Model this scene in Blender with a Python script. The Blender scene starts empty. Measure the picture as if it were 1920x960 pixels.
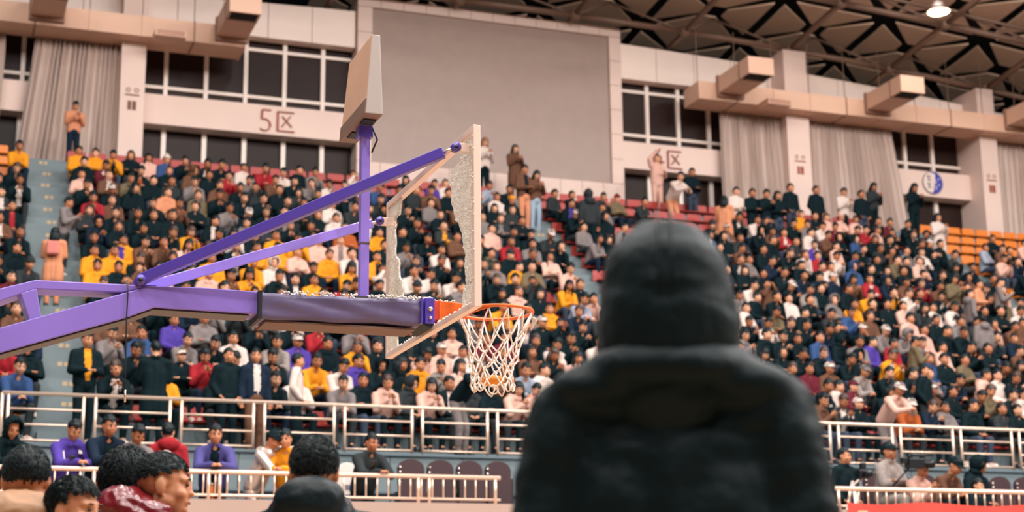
import bpy, math, random
import numpy as np
from mathutils import Vector, Matrix, Euler, noise
random.seed(7)
scene = bpy.context.scene
C = scene.collection

# ------------------------------------------------------------------ camera
F_PX, PITCH, YAW, ROLL, CAM_Z = 3025.0, 0.23023, 0.3539, -0.01232, 1.1
cp, sp, cy, sy = math.cos(PITCH), math.sin(PITCH), math.cos(YAW), math.sin(YAW)
FWD = Vector((sy * cp, cy * cp, sp)); RIGHT0 = Vector((cy, -sy, 0)); UP0 = RIGHT0.cross(FWD)
RIGHT = RIGHT0 * math.cos(ROLL) + UP0 * math.sin(ROLL)
UP = -RIGHT0 * math.sin(ROLL) + UP0 * math.cos(ROLL)
cam_data = bpy.data.cameras.new('camera'); cam = bpy.data.objects.new('camera', cam_data); C.objects.link(cam)
cam_data.sensor_width = 36.0; cam_data.lens = F_PX * 36.0 / 1920.0
cam_data.clip_start = 0.05; cam_data.clip_end = 300
cam.matrix_world = Matrix((( RIGHT.x, UP.x, -FWD.x, 0), (RIGHT.y, UP.y, -FWD.y, 0), (RIGHT.z, UP.z, -FWD.z, CAM_Z), (0, 0, 0, 1)))
cam_data.dof.use_dof = True; cam_data.dof.focus_distance = 9.2; cam_data.dof.aperture_fstop = 2.6
scene.camera = cam

# ------------------------------------------------------------------ light of the hall
vs = scene.view_settings
vs.view_transform = 'Standard'; vs.look = 'None'; vs.gamma = 1.0; vs.use_curve_mapping = False
vs.exposure = 0.0
world = bpy.data.worlds.new('hall_air'); scene.world = world; world.use_nodes = True
bgn = world.node_tree.nodes['Background']
bgn.inputs[0].default_value = (0.55, 0.78, 0.85, 1); bgn.inputs[1].default_value = 0.055
LAMP_W = 890.0
LAMP_COL = (1.0, 0.96, 0.93)
def hall_lamp(x, y, z, w=1.0, size=0.7):
    d = bpy.data.lights.new('high_bay_light', 'AREA'); d.shape = 'DISK'; d.size = size
    d.energy = LAMP_W * w; d.color = LAMP_COL
    o = bpy.data.objects.new('high_bay_light', d); C.objects.link(o); o.location = (x, y, z)
    u = bpy.data.lights.new('roof_wall_fill', 'POINT'); u.energy = LAMP_W * w * 1.3; u.color = LAMP_COL; u.shadow_soft_size = .3  # point fill added above each lamp to brighten roof and upper wall
    q = bpy.data.objects.new('roof_wall_fill', u); C.objects.link(q); q.location = (x, y, z + .5)
    return o
for lx in (-6, 1, 8, 15, 22, 29, 36):                       # rows of high-bay lamps under the roof over the court
    for ly, lw in ((-6, 1.0), (2, 1.0), (11, .9), (19, .8), (26.5, .12)):
        hall_lamp(lx, ly, 20.2 if ly < 20 else 18.0, lw)

# ------------------------------------------------------------------ helpers
def lin(c):
    return tuple(((v / 255.0) / 12.92 if v <= 10 else ((v / 255.0 + 0.055) / 1.055) ** 2.4) for v in c)
MATS = {}
def mat(name, rgb, rough=0.7, metal=0.0, bump=0.0, bscale=60.0, var=0.0, vscale=6.0, coat=0.0, spec=0.5, sheen=0.0, emit=None, es=0.0):
    if name in MATS: return MATS[name]
    m = bpy.data.materials.new(name); m.use_nodes = True
    nt = m.node_tree; b = nt.nodes['Principled BSDF']
    col = lin(rgb)
    b.inputs['Base Color'].default_value = (*col, 1); b.inputs['Roughness'].default_value = rough
    b.inputs['Metallic'].default_value = metal; b.inputs['Coat Weight'].default_value = coat
    b.inputs['Specular IOR Level'].default_value = spec; b.inputs['Sheen Weight'].default_value = sheen
    if emit:
        b.inputs['Emission Color'].default_value = (*lin(emit), 1); b.inputs['Emission Strength'].default_value = es
    if var or bump:
        tc = nt.nodes.new('ShaderNodeTexCoord')
    if var:
        n = nt.nodes.new('ShaderNodeTexNoise'); n.inputs['Scale'].default_value = vscale; n.inputs['Detail'].default_value = 5
        r = nt.nodes.new('ShaderNodeMapRange'); r.inputs[1].default_value = .3; r.inputs[2].default_value = .7
        r.inputs[3].default_value = 1 - var; r.inputs[4].default_value = 1 + var * .6
        mx = nt.nodes.new('ShaderNodeMix'); mx.data_type = 'RGBA'; mx.blend_type = 'MULTIPLY'; mx.inputs[0].default_value = 1
        mx.inputs[6].default_value = (*col, 1)
        nt.links.new(tc.outputs['Object'], n.inputs['Vector']); nt.links.new(n.outputs['Fac'], r.inputs[0])
        nt.links.new(r.outputs[0], mx.inputs[7]); nt.links.new(mx.outputs[2], b.inputs['Base Color'])
    if bump:
        n2 = nt.nodes.new('ShaderNodeTexNoise'); n2.inputs['Scale'].default_value = bscale; n2.inputs['Detail'].default_value = 3
        bm = nt.nodes.new('ShaderNodeBump'); bm.inputs['Strength'].default_value = bump; bm.inputs['Distance'].default_value = .02
        nt.links.new(tc.outputs['Object'], n2.inputs['Vector']); nt.links.new(n2.outputs['Fac'], bm.inputs['Height'])
        nt.links.new(bm.outputs[0], b.inputs['Normal'])
    MATS[name] = m
    return m

class MB:
    """collects geometry for one mesh"""
    def __init__(s): s.v = []; s.f = []; s.m = []
    def add(s, vs_, fs, mi=0):
        o = len(s.v); s.v += [tuple(v) for v in vs_]; s.f += [tuple(i + o for i in f) for f in fs]; s.m += [mi] * len(fs); return s
    def box(s, x0, x1, y0, y1, z0, z1, mi=0):
        return s.add([(x0, y0, z0), (x1, y0, z0), (x1, y1, z0), (x0, y1, z0), (x0, y0, z1), (x1, y0, z1), (x1, y1, z1), (x0, y1, z1)],
                     [(0, 3, 2, 1), (4, 5, 6, 7), (0, 1, 5, 4), (1, 2, 6, 5), (2, 3, 7, 6), (3, 0, 4, 7)], mi)
    def prism(s, poly, y0, y1, mi=0):                     # polygon in XZ (counter-clockwise from -Y), swept along Y
        n = len(poly); vs_ = [(p[0], y0, p[1]) for p in poly] + [(p[0], y1, p[1]) for p in poly]
        fs = [tuple(range(n)), tuple(range(2 * n - 1, n - 1, -1))] + [(i, i + n, (i + 1) % n + n, (i + 1) % n) for i in range(n)]
        return s.add(vs_, fs, mi)
    def prism_x(s, poly, x0, x1, mi=0):                   # polygon in YZ swept along X
        n = len(poly); vs_ = [(x0, p[0], p[1]) for p in poly] + [(x1, p[0], p[1]) for p in poly]
        fs = [tuple(range(n - 1, -1, -1)), tuple(range(n, 2 * n))] + [(i, (i + 1) % n, (i + 1) % n + n, i + n) for i in range(n)]
        return s.add(vs_, fs, mi)
    def bar(s, a, b, w, h, mi=0):                         # rectangular bar between two points
        a, b = Vector(a), Vector(b); d = (b - a).normalized()
        u = Vector((0, 0, 1)) if abs(d.z) < .95 else Vector((0, 1, 0))
        x = d.cross(u).normalized() * w / 2; y = x.cross(d).normalized() * h / 2
        vs_ = [p + q for p in (a, b) for q in (-x - y, x - y, x + y, -x + y)]
        return s.add(vs_, [(0, 1, 2, 3), (7, 6, 5, 4), (0, 4, 5, 1), (1, 5, 6, 2), (2, 6, 7, 3), (3, 7, 4, 0)], mi)
    def tube(s, pts, rad, n=8, mi=0, closed=False):
        pts = [Vector(p) for p in pts]; N = len(pts)
        if not hasattr(rad, '__len__'): rad = [rad] * N
        o = len(s.v); ref = None
        for i, p in enumerate(pts):
            if closed: d = pts[(i + 1) % N] - pts[i - 1]
            else: d = pts[min(i + 1, N - 1)] - pts[max(i - 1, 0)]
            d = d.normalized() if d.length > 1e-9 else Vector((0, 0, 1))
            if ref is None: ref = Vector((0, 0, 1)) if abs(d.z) < .9 else Vector((1, 0, 0))
            x = d.cross(ref)
            if x.length < 1e-6: x = d.orthogonal()
            x.normalize(); y = x.cross(d); ref = y if abs(d.dot(y)) < .99 else ref
            for k in range(n):
                a = 2 * math.pi * k / n; s.v.append(tuple(p + (x * math.cos(a) + y * math.sin(a)) * rad[i]))
        R = N if closed else N - 1
        for i in range(R):
            for k in range(n):
                a, b = o + i * n + k, o + i * n + (k + 1) % n; c, d2 = o + ((i + 1) % N) * n + (k + 1) % n, o + ((i + 1) % N) * n + k
                s.f.append((a, b, c, d2)); s.m.append(mi)
        if not closed:
            s.f.append(tuple(o + k for k in range(n - 1, -1, -1))); s.m.append(mi)
            s.f.append(tuple(o + (N - 1) * n + k for k in range(n))); s.m.append(mi)
        return s
    def ell(s, c, r, rot=None, nu=12, nv=8, mi=0):
        c = Vector(c); vs_ = []
        for j in range(1, nv):
            t = math.pi * j / nv
            for i in range(nu):
                a = 2 * math.pi * i / nu
                p = Vector((r[0] * math.sin(t) * math.cos(a), r[1] * math.sin(t) * math.sin(a), r[2] * math.cos(t)))
                vs_.append(c + (rot @ p if rot else p))
        top, bot = Vector((0, 0, r[2])), Vector((0, 0, -r[2]))
        vs_ += [c + (rot @ top if rot else top), c + (rot @ bot if rot else bot)]
        T = len(vs_) - 2; fs = []
        for j in range(nv - 2):
            for i in range(nu):
                fs.append((j * nu + i, (j + 1) * nu + i, (j + 1) * nu + (i + 1) % nu, j * nu + (i + 1) % nu))
        for i in range(nu):
            fs.append((T, i, (i + 1) % nu)); fs.append((T + 1, (nv - 2) * nu + (i + 1) % nu, (nv - 2) * nu + i))
        return s.add(vs_, fs, mi)
    def cap(s, a, b, ra, rb, n=10, mi=0):                 # tapered capsule
        a, b = Vector(a), Vector(b); d = (b - a); L = d.length; d = d / L if L > 1e-6 else Vector((0, 0, 1))
        pts, rs = [], []
        for t in (1.0, .8, .45, 0): pts.append(a - d * ra * t); rs.append(max(ra * math.sqrt(max(0, 1 - t * t)), ra * .05))
        for t in (0, .45, .8, 1.0): pts.append(b + d * rb * t); rs.append(max(rb * math.sqrt(max(0, 1 - t * t)), rb * .05))
        return s.tube(pts, rs, n, mi)
    def grid(s, fn, nu, nv, mi=0):
        o = len(s.v)
        for j in range(nv + 1):
            for i in range(nu + 1): s.v.append(tuple(fn(i / nu, j / nv)))
        for j in range(nv):
            for i in range(nu):
                a = o + j * (nu + 1) + i; s.f.append((a, a + 1, a + nu + 2, a + nu + 1)); s.m.append(mi)
        return s
    def mesh(s, name, mats=(), smooth=False):
        me = bpy.data.meshes.new(name); me.from_pydata(s.v, [], s.f)
        for m in mats: me.materials.append(m)
        if any(s.m): me.polygons.foreach_set('material_index', s.m)
        if smooth: me.polygons.foreach_set('use_smooth', [True] * len(me.polygons))
        me.update(); return me
    def build(s, name, m, parent=None, smooth=False):
        o = bpy.data.objects.new(name, s.mesh(name, m if isinstance(m, (list, tuple)) else (m,), smooth)); C.objects.link(o)
        if parent: o.parent = parent
        return o
def empty(name, loc=(0, 0, 0), rz=0.0):
    o = bpy.data.objects.new(name, None); C.objects.link(o); o.location = loc; o.rotation_euler = (0, 0, rz); o.empty_display_size = .1
    return o
def tag(o, label, cat, group=None, kind=None):
    o['label'] = label; o['category'] = cat
    if group: o['group'] = group
    if kind: o['kind'] = kind
    return o
def struct(o, label, cat): return tag(o, label, cat, kind='structure')
def link_mesh(name, me, parent=None, loc=None, mats=None):
    o = bpy.data.objects.new(name, me); C.objects.link(o)
    if parent: o.parent = parent
    if loc: o.location = loc
    if mats:
        for i, m in enumerate(mats): o.material_slots[i].link = 'OBJECT'; o.material_slots[i].material = m
    return o
def ray(px, py): return RIGHT * ((px - 960) / F_PX) - UP * ((py - 480) / F_PX) + FWD
def proj(p):
    d = Vector(p) - Vector((0, 0, CAM_Z)); z = d.dot(FWD)
    return 960 + F_PX * d.dot(RIGHT) / z, 480 - F_PX * d.dot(UP) / z, z
def evaluated(mb, voxel, smooth_it=2, ratio=1.0, fac=.5):
    """melt overlapping shapes into one continuous surface"""
    me = mb.mesh('tmp'); o = bpy.data.objects.new('tmp', me); C.objects.link(o)
    r = o.modifiers.new('r', 'REMESH'); r.mode = 'VOXEL'; r.voxel_size = voxel; r.use_smooth_shade = True
    if smooth_it:
        s_ = o.modifiers.new('s', 'SMOOTH'); s_.factor = fac; s_.iterations = smooth_it
    if ratio < 1:
        d = o.modifiers.new('d', 'DECIMATE'); d.ratio = ratio
    dg = bpy.context.evaluated_depsgraph_get(); dg.update()
    out = bpy.data.meshes.new_from_object(o.evaluated_get(dg), depsgraph=dg)
    bpy.data.objects.remove(o); bpy.data.meshes.remove(me)
    out.materials.clear()
    out.polygons.foreach_set('use_smooth', [True] * len(out.polygons))
    return out
def append_mb(me, mb):
    """add loose shapes (nails, fingers, eyes) to a finished mesh, keeping material indices"""
    nv = len(me.vertices); co = np.empty(nv * 3); me.vertices.foreach_get('co', co)
    fs = [tuple(p.vertices) for p in me.polygons]; mi = [p.material_index for p in me.polygons]
    m2 = bpy.data.meshes.new(me.name)
    m2.from_pydata([tuple(c) for c in co.reshape(-1, 3)] + mb.v, [], fs + [tuple(i + nv for i in f) for f in mb.f])
    m2.polygons.foreach_set('material_index', mi + mb.m)
    m2.polygons.foreach_set('use_smooth', [True] * len(m2.polygons)); m2.update()
    bpy.data.meshes.remove(me); return m2

# ------------------------------------------------------------------ materials
M_WALL = mat('painted_wall', (244, 222, 210), .75, var=.05, vscale=.6)
M_WALL2 = mat('painted_beam', (224, 196, 184), .7, var=.04, vscale=.8)
M_DARKV = mat('dark_void', (26, 24, 26), .9)
M_FRAME = mat('window_frame_metal', (232, 214, 202), .45)
M_GLASS = mat('dark_window_glass', (44, 30, 26), .35, spec=.10)
M_TERR = mat('terrace_paint', (106, 117, 120), .7, var=.10, vscale=1.6)
M_TERR2 = mat('terrace_riser_paint', (94, 107, 113), .7, var=.10, vscale=1.6)
M_MARK = mat('step_mark_paint', (176, 150, 118), .7)
M_DUCT = mat('duct_sheet', (222, 178, 152), .55, var=.04, vscale=1.2)
M_DUCTD = mat('duct_seam', (150, 112, 92), .6)
M_CURT = mat('curtain_cloth', (190, 166, 154), .55, bump=.15, bscale=30, sheen=.2)
M_SCREEN = mat('led_surface', (150, 124, 112), .42, bump=.10, bscale=14, var=.05, vscale=3)
M_SIGN = mat('sign_paint', (150, 72, 48), .6)
M_TRUSS = mat('truss_paint', (120, 92, 76), .5)
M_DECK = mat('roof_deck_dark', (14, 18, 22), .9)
M_PANEL = mat('roof_panel', (222, 186, 160), .8, var=.06, vscale=1.5)
M_RAIL = mat('brushed_steel_rail', (234, 202, 180), .32, metal=.45)
M_CONC = mat('parapet_paint', (176, 150, 138), .75, var=.05, vscale=1.0)
M_BANNER = mat('red_banner_cloth', (206, 64, 52), .7)
M_RED = mat('red_seat_plastic', (160, 50, 42), .45, spec=.4)
M_ORANGE = mat('orange_seat_plastic', (214, 116, 28), .45, spec=.4)
M_SEATLEG = mat('seat_bracket', (24, 26, 30), .6)
M_MAROON = mat('maroon_upholstery', (60, 34, 38), .6)
M_CHROME = mat('chrome', (220, 205, 195), .25, metal=.9)

# ------------------------------------------------------------------ the hall: stands, walls, roof
WS = 1.021
def wx(x): return WS * x
def wy(y): return WS * y
def wz(z): return CAM_Z + WS * (z - CAM_Z)
ROW_D, ROW_R, ROW_Y, ROW_Z = 0.60, 0.425, 27.0, 4.915
def tread_y(j): return ROW_Y + ROW_D * j
def tread_z(j): return ROW_Z + ROW_R * j
XL, XR = -5.0, 42.0
AISLES = ((1.72, 2.72), (13.15, 13.95), (24.6, 25.6))

fl = MB().box(-20, 50, -8, 20.2, -.2, 0).build('floor', mat('court_floor', (170, 140, 112), .35, var=.1, vscale=1.5)); struct(fl, 'varnished court floor under the basket', 'floor')
terr = struct(empty('floor_terrace', (0, 25.8, 3.9)), 'blue grey painted concrete terraces of the grandstand', 'terrace')
for j in range(-2, 16):
    y0, z1 = tread_y(j), tread_z(j)
    MB().box(XL, XR, y0, y0 + ROW_D + .25, z1 - ROW_R - .05, z1).build('step', M_TERR, terr).location = (0, -25.8, -3.9)
MB().box(XL, XR, tread_y(16), wy(39.2), 11.2, tread_z(16)).build('landing', M_TERR, terr).location = (0, -25.8, -3.9)
for n, (a, b) in enumerate(AISLES):
    st = struct(empty('floor_stairway', ((a + b) / 2, 25.5, 3.88)), ('pale blue stairway at the left side of the grandstand', 'blue grey stairway in the middle of the grandstand', 'blue grey stairway beside the orange seats on the right')[n], 'stairs')
    for j in range(-2, 17):
        zt = tread_z(j)
        yj = tread_y(j)
        o = MB().box(a, b, yj - .30, yj + .02, zt - .42, zt - .2125).build('step', M_TERR, st); o.matrix_parent_inverse = st.matrix_world.inverted(); o.location = (0, 0, 0)
        o.parent = st; o.location = (-(a + b) / 2, -25.5, -3.88)
        if j > -2:
            p = MB()
            xm = (a + b) / 2 + (.05 if j % 2 else 0)
            p.box(xm - .09, xm - .01, yj - .004, yj + .01, zt - .12, zt - .05).box(xm + .02, xm + .09, yj - .004, yj + .01, zt - .12, zt - .05)
            q = p.build('step_mark', M_MARK, st); q.location = (-(a + b) / 2, -25.5, -3.88)
def plain(o, lab, cat): return struct(o, lab, cat)
plain(MB().box(XL, XR, 24.6, 25.85, 3.6, 3.88).build('floor_walkway', M_TERR), 'blue grey walkway behind the upper railing', 'floor')
wl = plain(empty('wall_walkway', (0, 24.6, 2.5)), 'pale blue panelled wall below the upper railing', 'wall')
MB().box(XL, XR, .02, .3, 0, 1.38).build('core', M_TERR2, wl)
for i in range(38):
    MB().box(XL + i * 1.2, XL + i * 1.2 + 1.185, -.02, .03, .05, .78).build('panel', M_TERR, wl)
    MB().box(XL + i * 1.2, XL + i * 1.2 + 1.185, -.02, .03, .80, 1.36).build('panel', M_TERR, wl)
MB().box(XL, XR, -.10, .03, .765, .80).build('ledge', M_TERR2, wl)
MB().box(XL, XR, -.06, .05, 1.36, 1.40).build('coping', M_TERR2, wl)
plain(MB().box(XL, XR, 21.75, 24.6, 2.2, 2.55).build('floor_chair_step', M_TERR2), 'raised blue grey step carrying the maroon chairs', 'floor')
plain(MB().box(XL, XR, 20.3, 21.8, 1.8, 2.08).build('floor_front_gallery', M_TERR2), 'narrow front gallery floor behind the lower railing', 'floor')
plain(MB().box(XL, XR, 20.25, 20.5, 0, 2.78).build('wall_parapet', M_CONC), 'plain pale pink parapet wall under the lower railing', 'wall')
bn = MB().grid(lambda u, v: (12.55 + u * 12, 20.235 - .012 * math.sin(u * 60 + v * 3) - .03 * (1 - v) * abs(math.sin(u * 9)), 1.9 + v * .98 - .02 * math.sin(u * 40)), 120, 6).build('banner', M_BANNER, None, True)
tag(bn, 'red cloth banner hung along the parapet below the photographers', 'banner')
g = MB()
for k in range(3): g.tube([(12.72 + k * .055 + .02 * math.cos(a), 20.19, 2.73 + .03 * math.sin(a)) for a in [i * math.pi / 4 for i in range(8)]], .006, 5, closed=True)
g.build('lettering', mat('banner_print', (250, 225, 190), .6), bn)

# ---- railings
def railing(name, label, x0, x1, y, z0, ztop, bars, pairs, r=.028, balusters=None):
    root = tag(empty(name, (x0, y, z0)), label, 'railing', 'stand railings')
    def t(nm, a, b, rad, n=8): MB().tube([(a[0] - x0, a[1] - y, a[2] - z0), (b[0] - x0, b[1] - y, b[2] - z0)], rad, n).build(nm, M_RAIL, root, True)
    t('top_rail', (x0, y, ztop), (x1, y, ztop), r)
    for p in pairs:
        if x0 - .01 <= p <= x1 + .01: t('post', (p, y, z0), (p, y, ztop), r * .8)
    edges = [p for p in pairs if x0 - .01 <= p <= x1 + .01]
    for zb in bars:
        if balusters: t('bar', (x0, y, zb), (x1, y, zb), r * .6)
        else:
            for a, b in zip(edges[0:], edges[1:]):
                if b - a > .5: t('bar', (a, y, zb), (b, y, zb), r * .62, 6)
    if balusters:
        me = MB().tube([(0, 0, bars[0] - z0), (0, 0, ztop - z0)], r * .42, 6).mesh('baluster', (M_RAIL,), True)
        x = x0 + balusters / 2
        while x < x1:
            if all(abs(x - p) > .04 for p in pairs): link_mesh('baluster', me, root, (x - x0, 0, 0))
            x += balusters
    return root
ups = [1.11, 1.2]
for i in range(26): ups += [2.28 + 1.28 * i, 2.28 + 1.28 * i + .175]
railing('upper_railing', 'long steel railing with three bars in front of the first seated row', 1.11, 35, 24.75, 3.86, 4.66, (4.43, 4.20, 3.97), ups, .03)
railing('upper_railing', 'short steel railing end at the left edge beside the stairway', -4, .98, 24.75, 3.86, 4.66, (4.43, 4.20, 3.97), [-3.6, -2.2, -.8, .8, .98], .03)
railing('lower_railing', 'low steel baluster railing that the standing men lean on', -3, 7.32, 20.38, 2.76, 3.13, (2.84,), [-3, -1, .5, .65, 2.04, 2.2, 3.44, 3.58, 4.9, 5.05, 6.18, 6.33, 7.25], .03, .15)
railing('lower_railing', 'low steel baluster railing above the red banner', 12.45, 24, 20.38, 2.76, 3.09, (2.84,), [12.5, 17.0, 21], .034, .155)

# ---- maroon gallery chairs
def shield(w, h, n=10):
    pts = [(-w / 2 * .86, 0), (w / 2 * .86, 0)]
    for i in range(n + 1):
        a = math.pi * i / n; pts.append((w / 2 * math.cos(a) * (1 if abs(math.cos(a)) < .9 else .98), h - w * .36 + w * .36 * math.sin(a)))
    return pts
def chair_meshes():
    b = MB(); b.prism([(p[0], p[1]) for p in shield(.40, .62)], -.03, .03)
    s_ = MB(); s_.box(-.19, .19, -.06, .06, 0, .36)
    f = MB(); f.box(-.20, -.17, -.05, .10, -.42, .1).box(.17, .20, -.05, .10, -.42, .1).box(-.2, .2, .0, .05, -.02, .02)
    st = MB(); st.ell((-.17, -.05, .50), (.022, .022, .022), None, 8, 6)
    return b.mesh('backrest', (M_MAROON,)), s_.mesh('seat', (M_MAROON,)), f.mesh('frame', (M_SEATLEG,)), st.mesh('stud', (M_CHROME,), True)
CB = chair_meshes()
def gallery_chair(x, y, label):
    r = tag(empty('gallery_chair', (x, y, 2.55)), label, 'chair', 'maroon gallery chairs')
    link_mesh('backrest', CB[0], r, (0, 0, .36)); link_mesh('seat', CB[1], r, (0, -.09, .36)); link_mesh('frame', CB[2], r, (0, .02, .42))
    link_mesh('stud', CB[3], r, (0, 0, .36)); link_mesh('stud', CB[3], r, (0, 0, .29))
ORD = ['first', 'second', 'third', 'fourth', 'fifth', 'sixth', 'seventh', 'eighth', 'ninth', 'tenth', 'eleventh', 'twelfth', 'thirteenth', 'fourteenth', 'fifteenth', 'sixteenth', 'seventeenth', 'eighteenth', 'nineteenth', 'twentieth',
       'twenty-first', 'twenty-second', 'twenty-third', 'twenty-fourth', 'twenty-fifth', 'twenty-sixth', 'twenty-seventh', 'twenty-eighth', 'twenty-ninth', 'thirtieth']
for i in range(4):
    gallery_chair(6.56 + i * .435, 22.0, 'tip-up maroon chair, %s to the right of the dark-jacketed man at the railing' % ORD[i])
for i in range(13):
    gallery_chair(12.9 + i * .48, 22.3, 'tip-up maroon chair behind the photographers, %s from the hooded man' % ORD[i])

# ---- back wall
wb = struct(empty('wall_back', (wx(13), wy(38.3), 11.9)), 'pale pink painted back wall with projecting slab band', 'wall')
def wbp(name, x0, x1, y0, y1, z0, z1, m):
    o = MB().box(wx(x0), wx(x1), wy(y0), wy(y1), wz(z0), wz(z1)).build(name, m, wb); o.location = (-wx(13), -wy(38.3), -11.9); return o
def zroof(x): return 17.2 - .003 * (x - 13.5) ** 2
for a, b in ((-6, 9.8), (17.15, 40)):
    n = int((b - a) / 1.1)
    for i in range(n):
        x0, x1 = a + (b - a) * i / n, a + (b - a) * (i + 1) / n
        m_ = MB().prism([(wx(x0 + .008), wz(15.75)), (wx(x1 - .008), wz(15.75)), (wx(x1 - .008), wz(zroof(x1) - .42)), (wx(x0 + .008), wz(zroof(x0) - .42))], wy(37.9), wy(38.25))
        o = m_.build('wall_panel', M_WALL, wb); o.location = (-wx(13), -wy(38.3), -11.9)
    wbp('slab_band', a, b, 37.8, 38.3, 13.19, 13.94, M_WALL2)
wbp('back_core', -6, 40, 38.42, 38.6, 11.5, 16.2, M_DARKV)
cols = [(-2.1, -1.55), (3.91, 4.48), (21.86, 22.57), (28.2, 28.78), (34.4, 35.0)]
for k, (a, b) in enumerate(cols):
    c = struct(MB().box(wx(a), wx(b), wy(37.2), wy(38.4), 11.9, wz(zroof((a + b) / 2) - .1)).build('column', M_WALL2), ('hidden pale column beyond the left edge', 'pale square column beside the grey curtain on the left', 'pale square column between the two grey curtains', 'pale square column right of the round emblem', 'pale column beyond the right edge')[k], 'column')
    s_ = MB(); xc, zc = wx((a + b) / 2), wz(13.62); y = wy(37.2)
    for dx in (-.10, .10):
        s_.tube([(xc + dx + .05 * math.cos(t), y - .01, zc + .16 + .05 * math.sin(t)) for t in [i * math.pi / 3 for i in range(6)]], .01, 4, closed=True)
    s_.box(xc - .17, xc + .17, y - .02, y, zc + .02, zc + .05)
    s_.box(xc - .10, xc - .02, y - .02, y, zc - .34, zc - .12).box(xc + .01, xc + .10, y - .02, y, zc - .34, zc - .12)
    s_.build('sign', M_SIGN if k != 1 else mat('sign_dark', (110, 62, 46), .6), c)
# windows
bays = [(-1.55, 3.91), (4.48, 9.78), (17.18, 21.86), (22.57, 28.2), (28.78, 34.4)]
wlabels = ['dark gallery window behind the curtain at the left edge', 'wide dark window band above the 5区 sign', 'dark window between the big screen and the curtain', 'dark window above the round emblem', 'dark window behind the curtain at the right edge']
for k, (a, b) in enumerate(bays):
    w = struct(empty('window_%d' % (k + 1), (wx((a + b) / 2), wy(38.3), wz(13.9))), wlabels[k], 'window')
    off = (-wx((a + b) / 2), -wy(38.3), -wz(13.9))
    n = max(3, round((b - a) / 1.0)); xs = [a + .62 + i * .985 for i in range(int((b - a - .3) / .985) + 0)] if k == 1 else [a + (b - a) * i / n for i in range(1, n)]
    xs = [x for x in xs if a + .15 < x < b - .15]
    edges = [a] + xs + [b]
    for x in xs:
        MB().box(wx(x - .05), wx(x + .05), wy(38.2), wy(38.34), wz(13.9), wz(15.8)).build('mullion', M_FRAME, w).location = off
        MB().box(wx(x - .055), wx(x + .055), wy(38.2), wy(38.34), 11.9, wz(13.2)).build('mullion', M_FRAME, w).location = off
    for z in (14.27, 15.52):
        MB().box(wx(a), wx(b), wy(38.22), wy(38.33), wz(z - .04), wz(z + .04)).build('transom', M_FRAME, w).location = off
    for x0, x1 in zip(edges, edges[1:]):
        for z0, z1 in ((13.9, 14.25), (14.28, 15.5), (15.54, 15.8), (11.68, 13.2)):
            MB().box(wx(x0 + .02), wx(x1 - .02), wy(38.30), wy(38.31), wz(z0), wz(z1)).build('pane', M_GLASS, w).location = off
# big LED screen
sc = tag(empty('led_screen', (wx(13.5), wy(37.85), wz(12.0))), 'large switched-off grey video screen in a pale tiled frame', 'screen')
off = (-wx(13.5), -wy(37.85), -wz(12.0))
MB().box(wx(10.22), wx(16.83), wy(37.85), wy(37.95), wz(12.72), wz(16.86)).build('display', M_SCREEN, sc).location = off
X0, X1, Z0, Z1 = 9.83, 17.18, 11.6, 17.12
def tile(x0, x1, z0, z1): MB().box(wx(x0 + .006), wx(x1 - .006), wy(37.78), wy(38.6), wz(z0 + .006), wz(z1 - .006)).build('frame_tile', M_WALL2, sc).location = off
for i in range(12):
    a, b = X0 + (X1 - X0) * i / 12, X0 + (X1 - X0) * (i + 1) / 12
    tile(a, b, 16.86, Z1); tile(a, b, Z0, 12.72)
for i in range(6):
    a, b = 12.72 + (16.86 - 12.72) * i / 6, 12.72 + (16.86 - 12.72) * (i + 1) / 6
    tile(X0, 10.22, a, b); tile(16.83, X1, a, b)
# wall lettering
def strokes(name, label, x, z, h, digit):
    m_ = MB(); y = wy(37.8) - .015; t = h * .05
    def st(p, q): m_.bar((x + p[0] * h, y, z + p[1] * h), (x + q[0] * h, y, z + q[1] * h), t * 2, .03)
    if digit == '5':
        st((.5, .95), (.12, .95)); st((.12, .95), (.09, .55))
        arc = [(.10 + .34 * 0, .52)] + [(.22 + .26 * math.cos(a), .27 + .27 * math.sin(a)) for a in [2.0 - i * .55 for i in range(9)]]
        for p, q in zip(arc, arc[1:]): st(p, q)
    else:
        st((.38, 1.0), (.02, .32)); st((.02, .32), (.58, .32)); st((.40, .62), (.40, .0))
    st((.78, .92), (1.52, .92)); st((.80, .92), (.80, .03)); st((.80, .05), (1.55, .05)); st((1.36, .76), (.98, .24)); st((1.0, .72), (1.42, .26))
    o = m_.build(name, M_SIGN); tag(o, label, 'sign'); return o
strokes('wall_sign', 'brown 5区 lettering on the pale slab band', wx(7.36), wz(13.27), .58, '5')
strokes('wall_sign', 'brown 4区 lettering right of the big screen', wx(18.05), wz(13.27), .56, '4')
em = tag(empty('round_emblem', (wx(26.88), wy(37.78), wz(13.60))), 'round blue and white emblem on the slab band', 'emblem')
M_BLUE = mat('emblem_blue', (48, 58, 160), .5)
MB().tube([(0, .0, 0), (0, -.02, 0)], .335, 28).build('disc', mat('emblem_white', (225, 205, 196), .6), em)
MB().tube([(.335 * math.cos(i * math.pi / 16), -.02, .335 * math.sin(i * math.pi / 16)) for i in range(32)], .012, 5, closed=True).build('rim', mat('emblem_line', (90, 80, 96), .6), em)
arc = [(.33 * math.cos(a), .33 * math.sin(a)) for a in [-1.75 + i * .22 for i in range(17)]]
MB().prism(arc + [(.04 + .06 * math.cos(i * .5), .26 - .13 * i) for i in range(5)], -.028, -.018).build('blue_half', M_BLUE, em)
e2 = MB()
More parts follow.
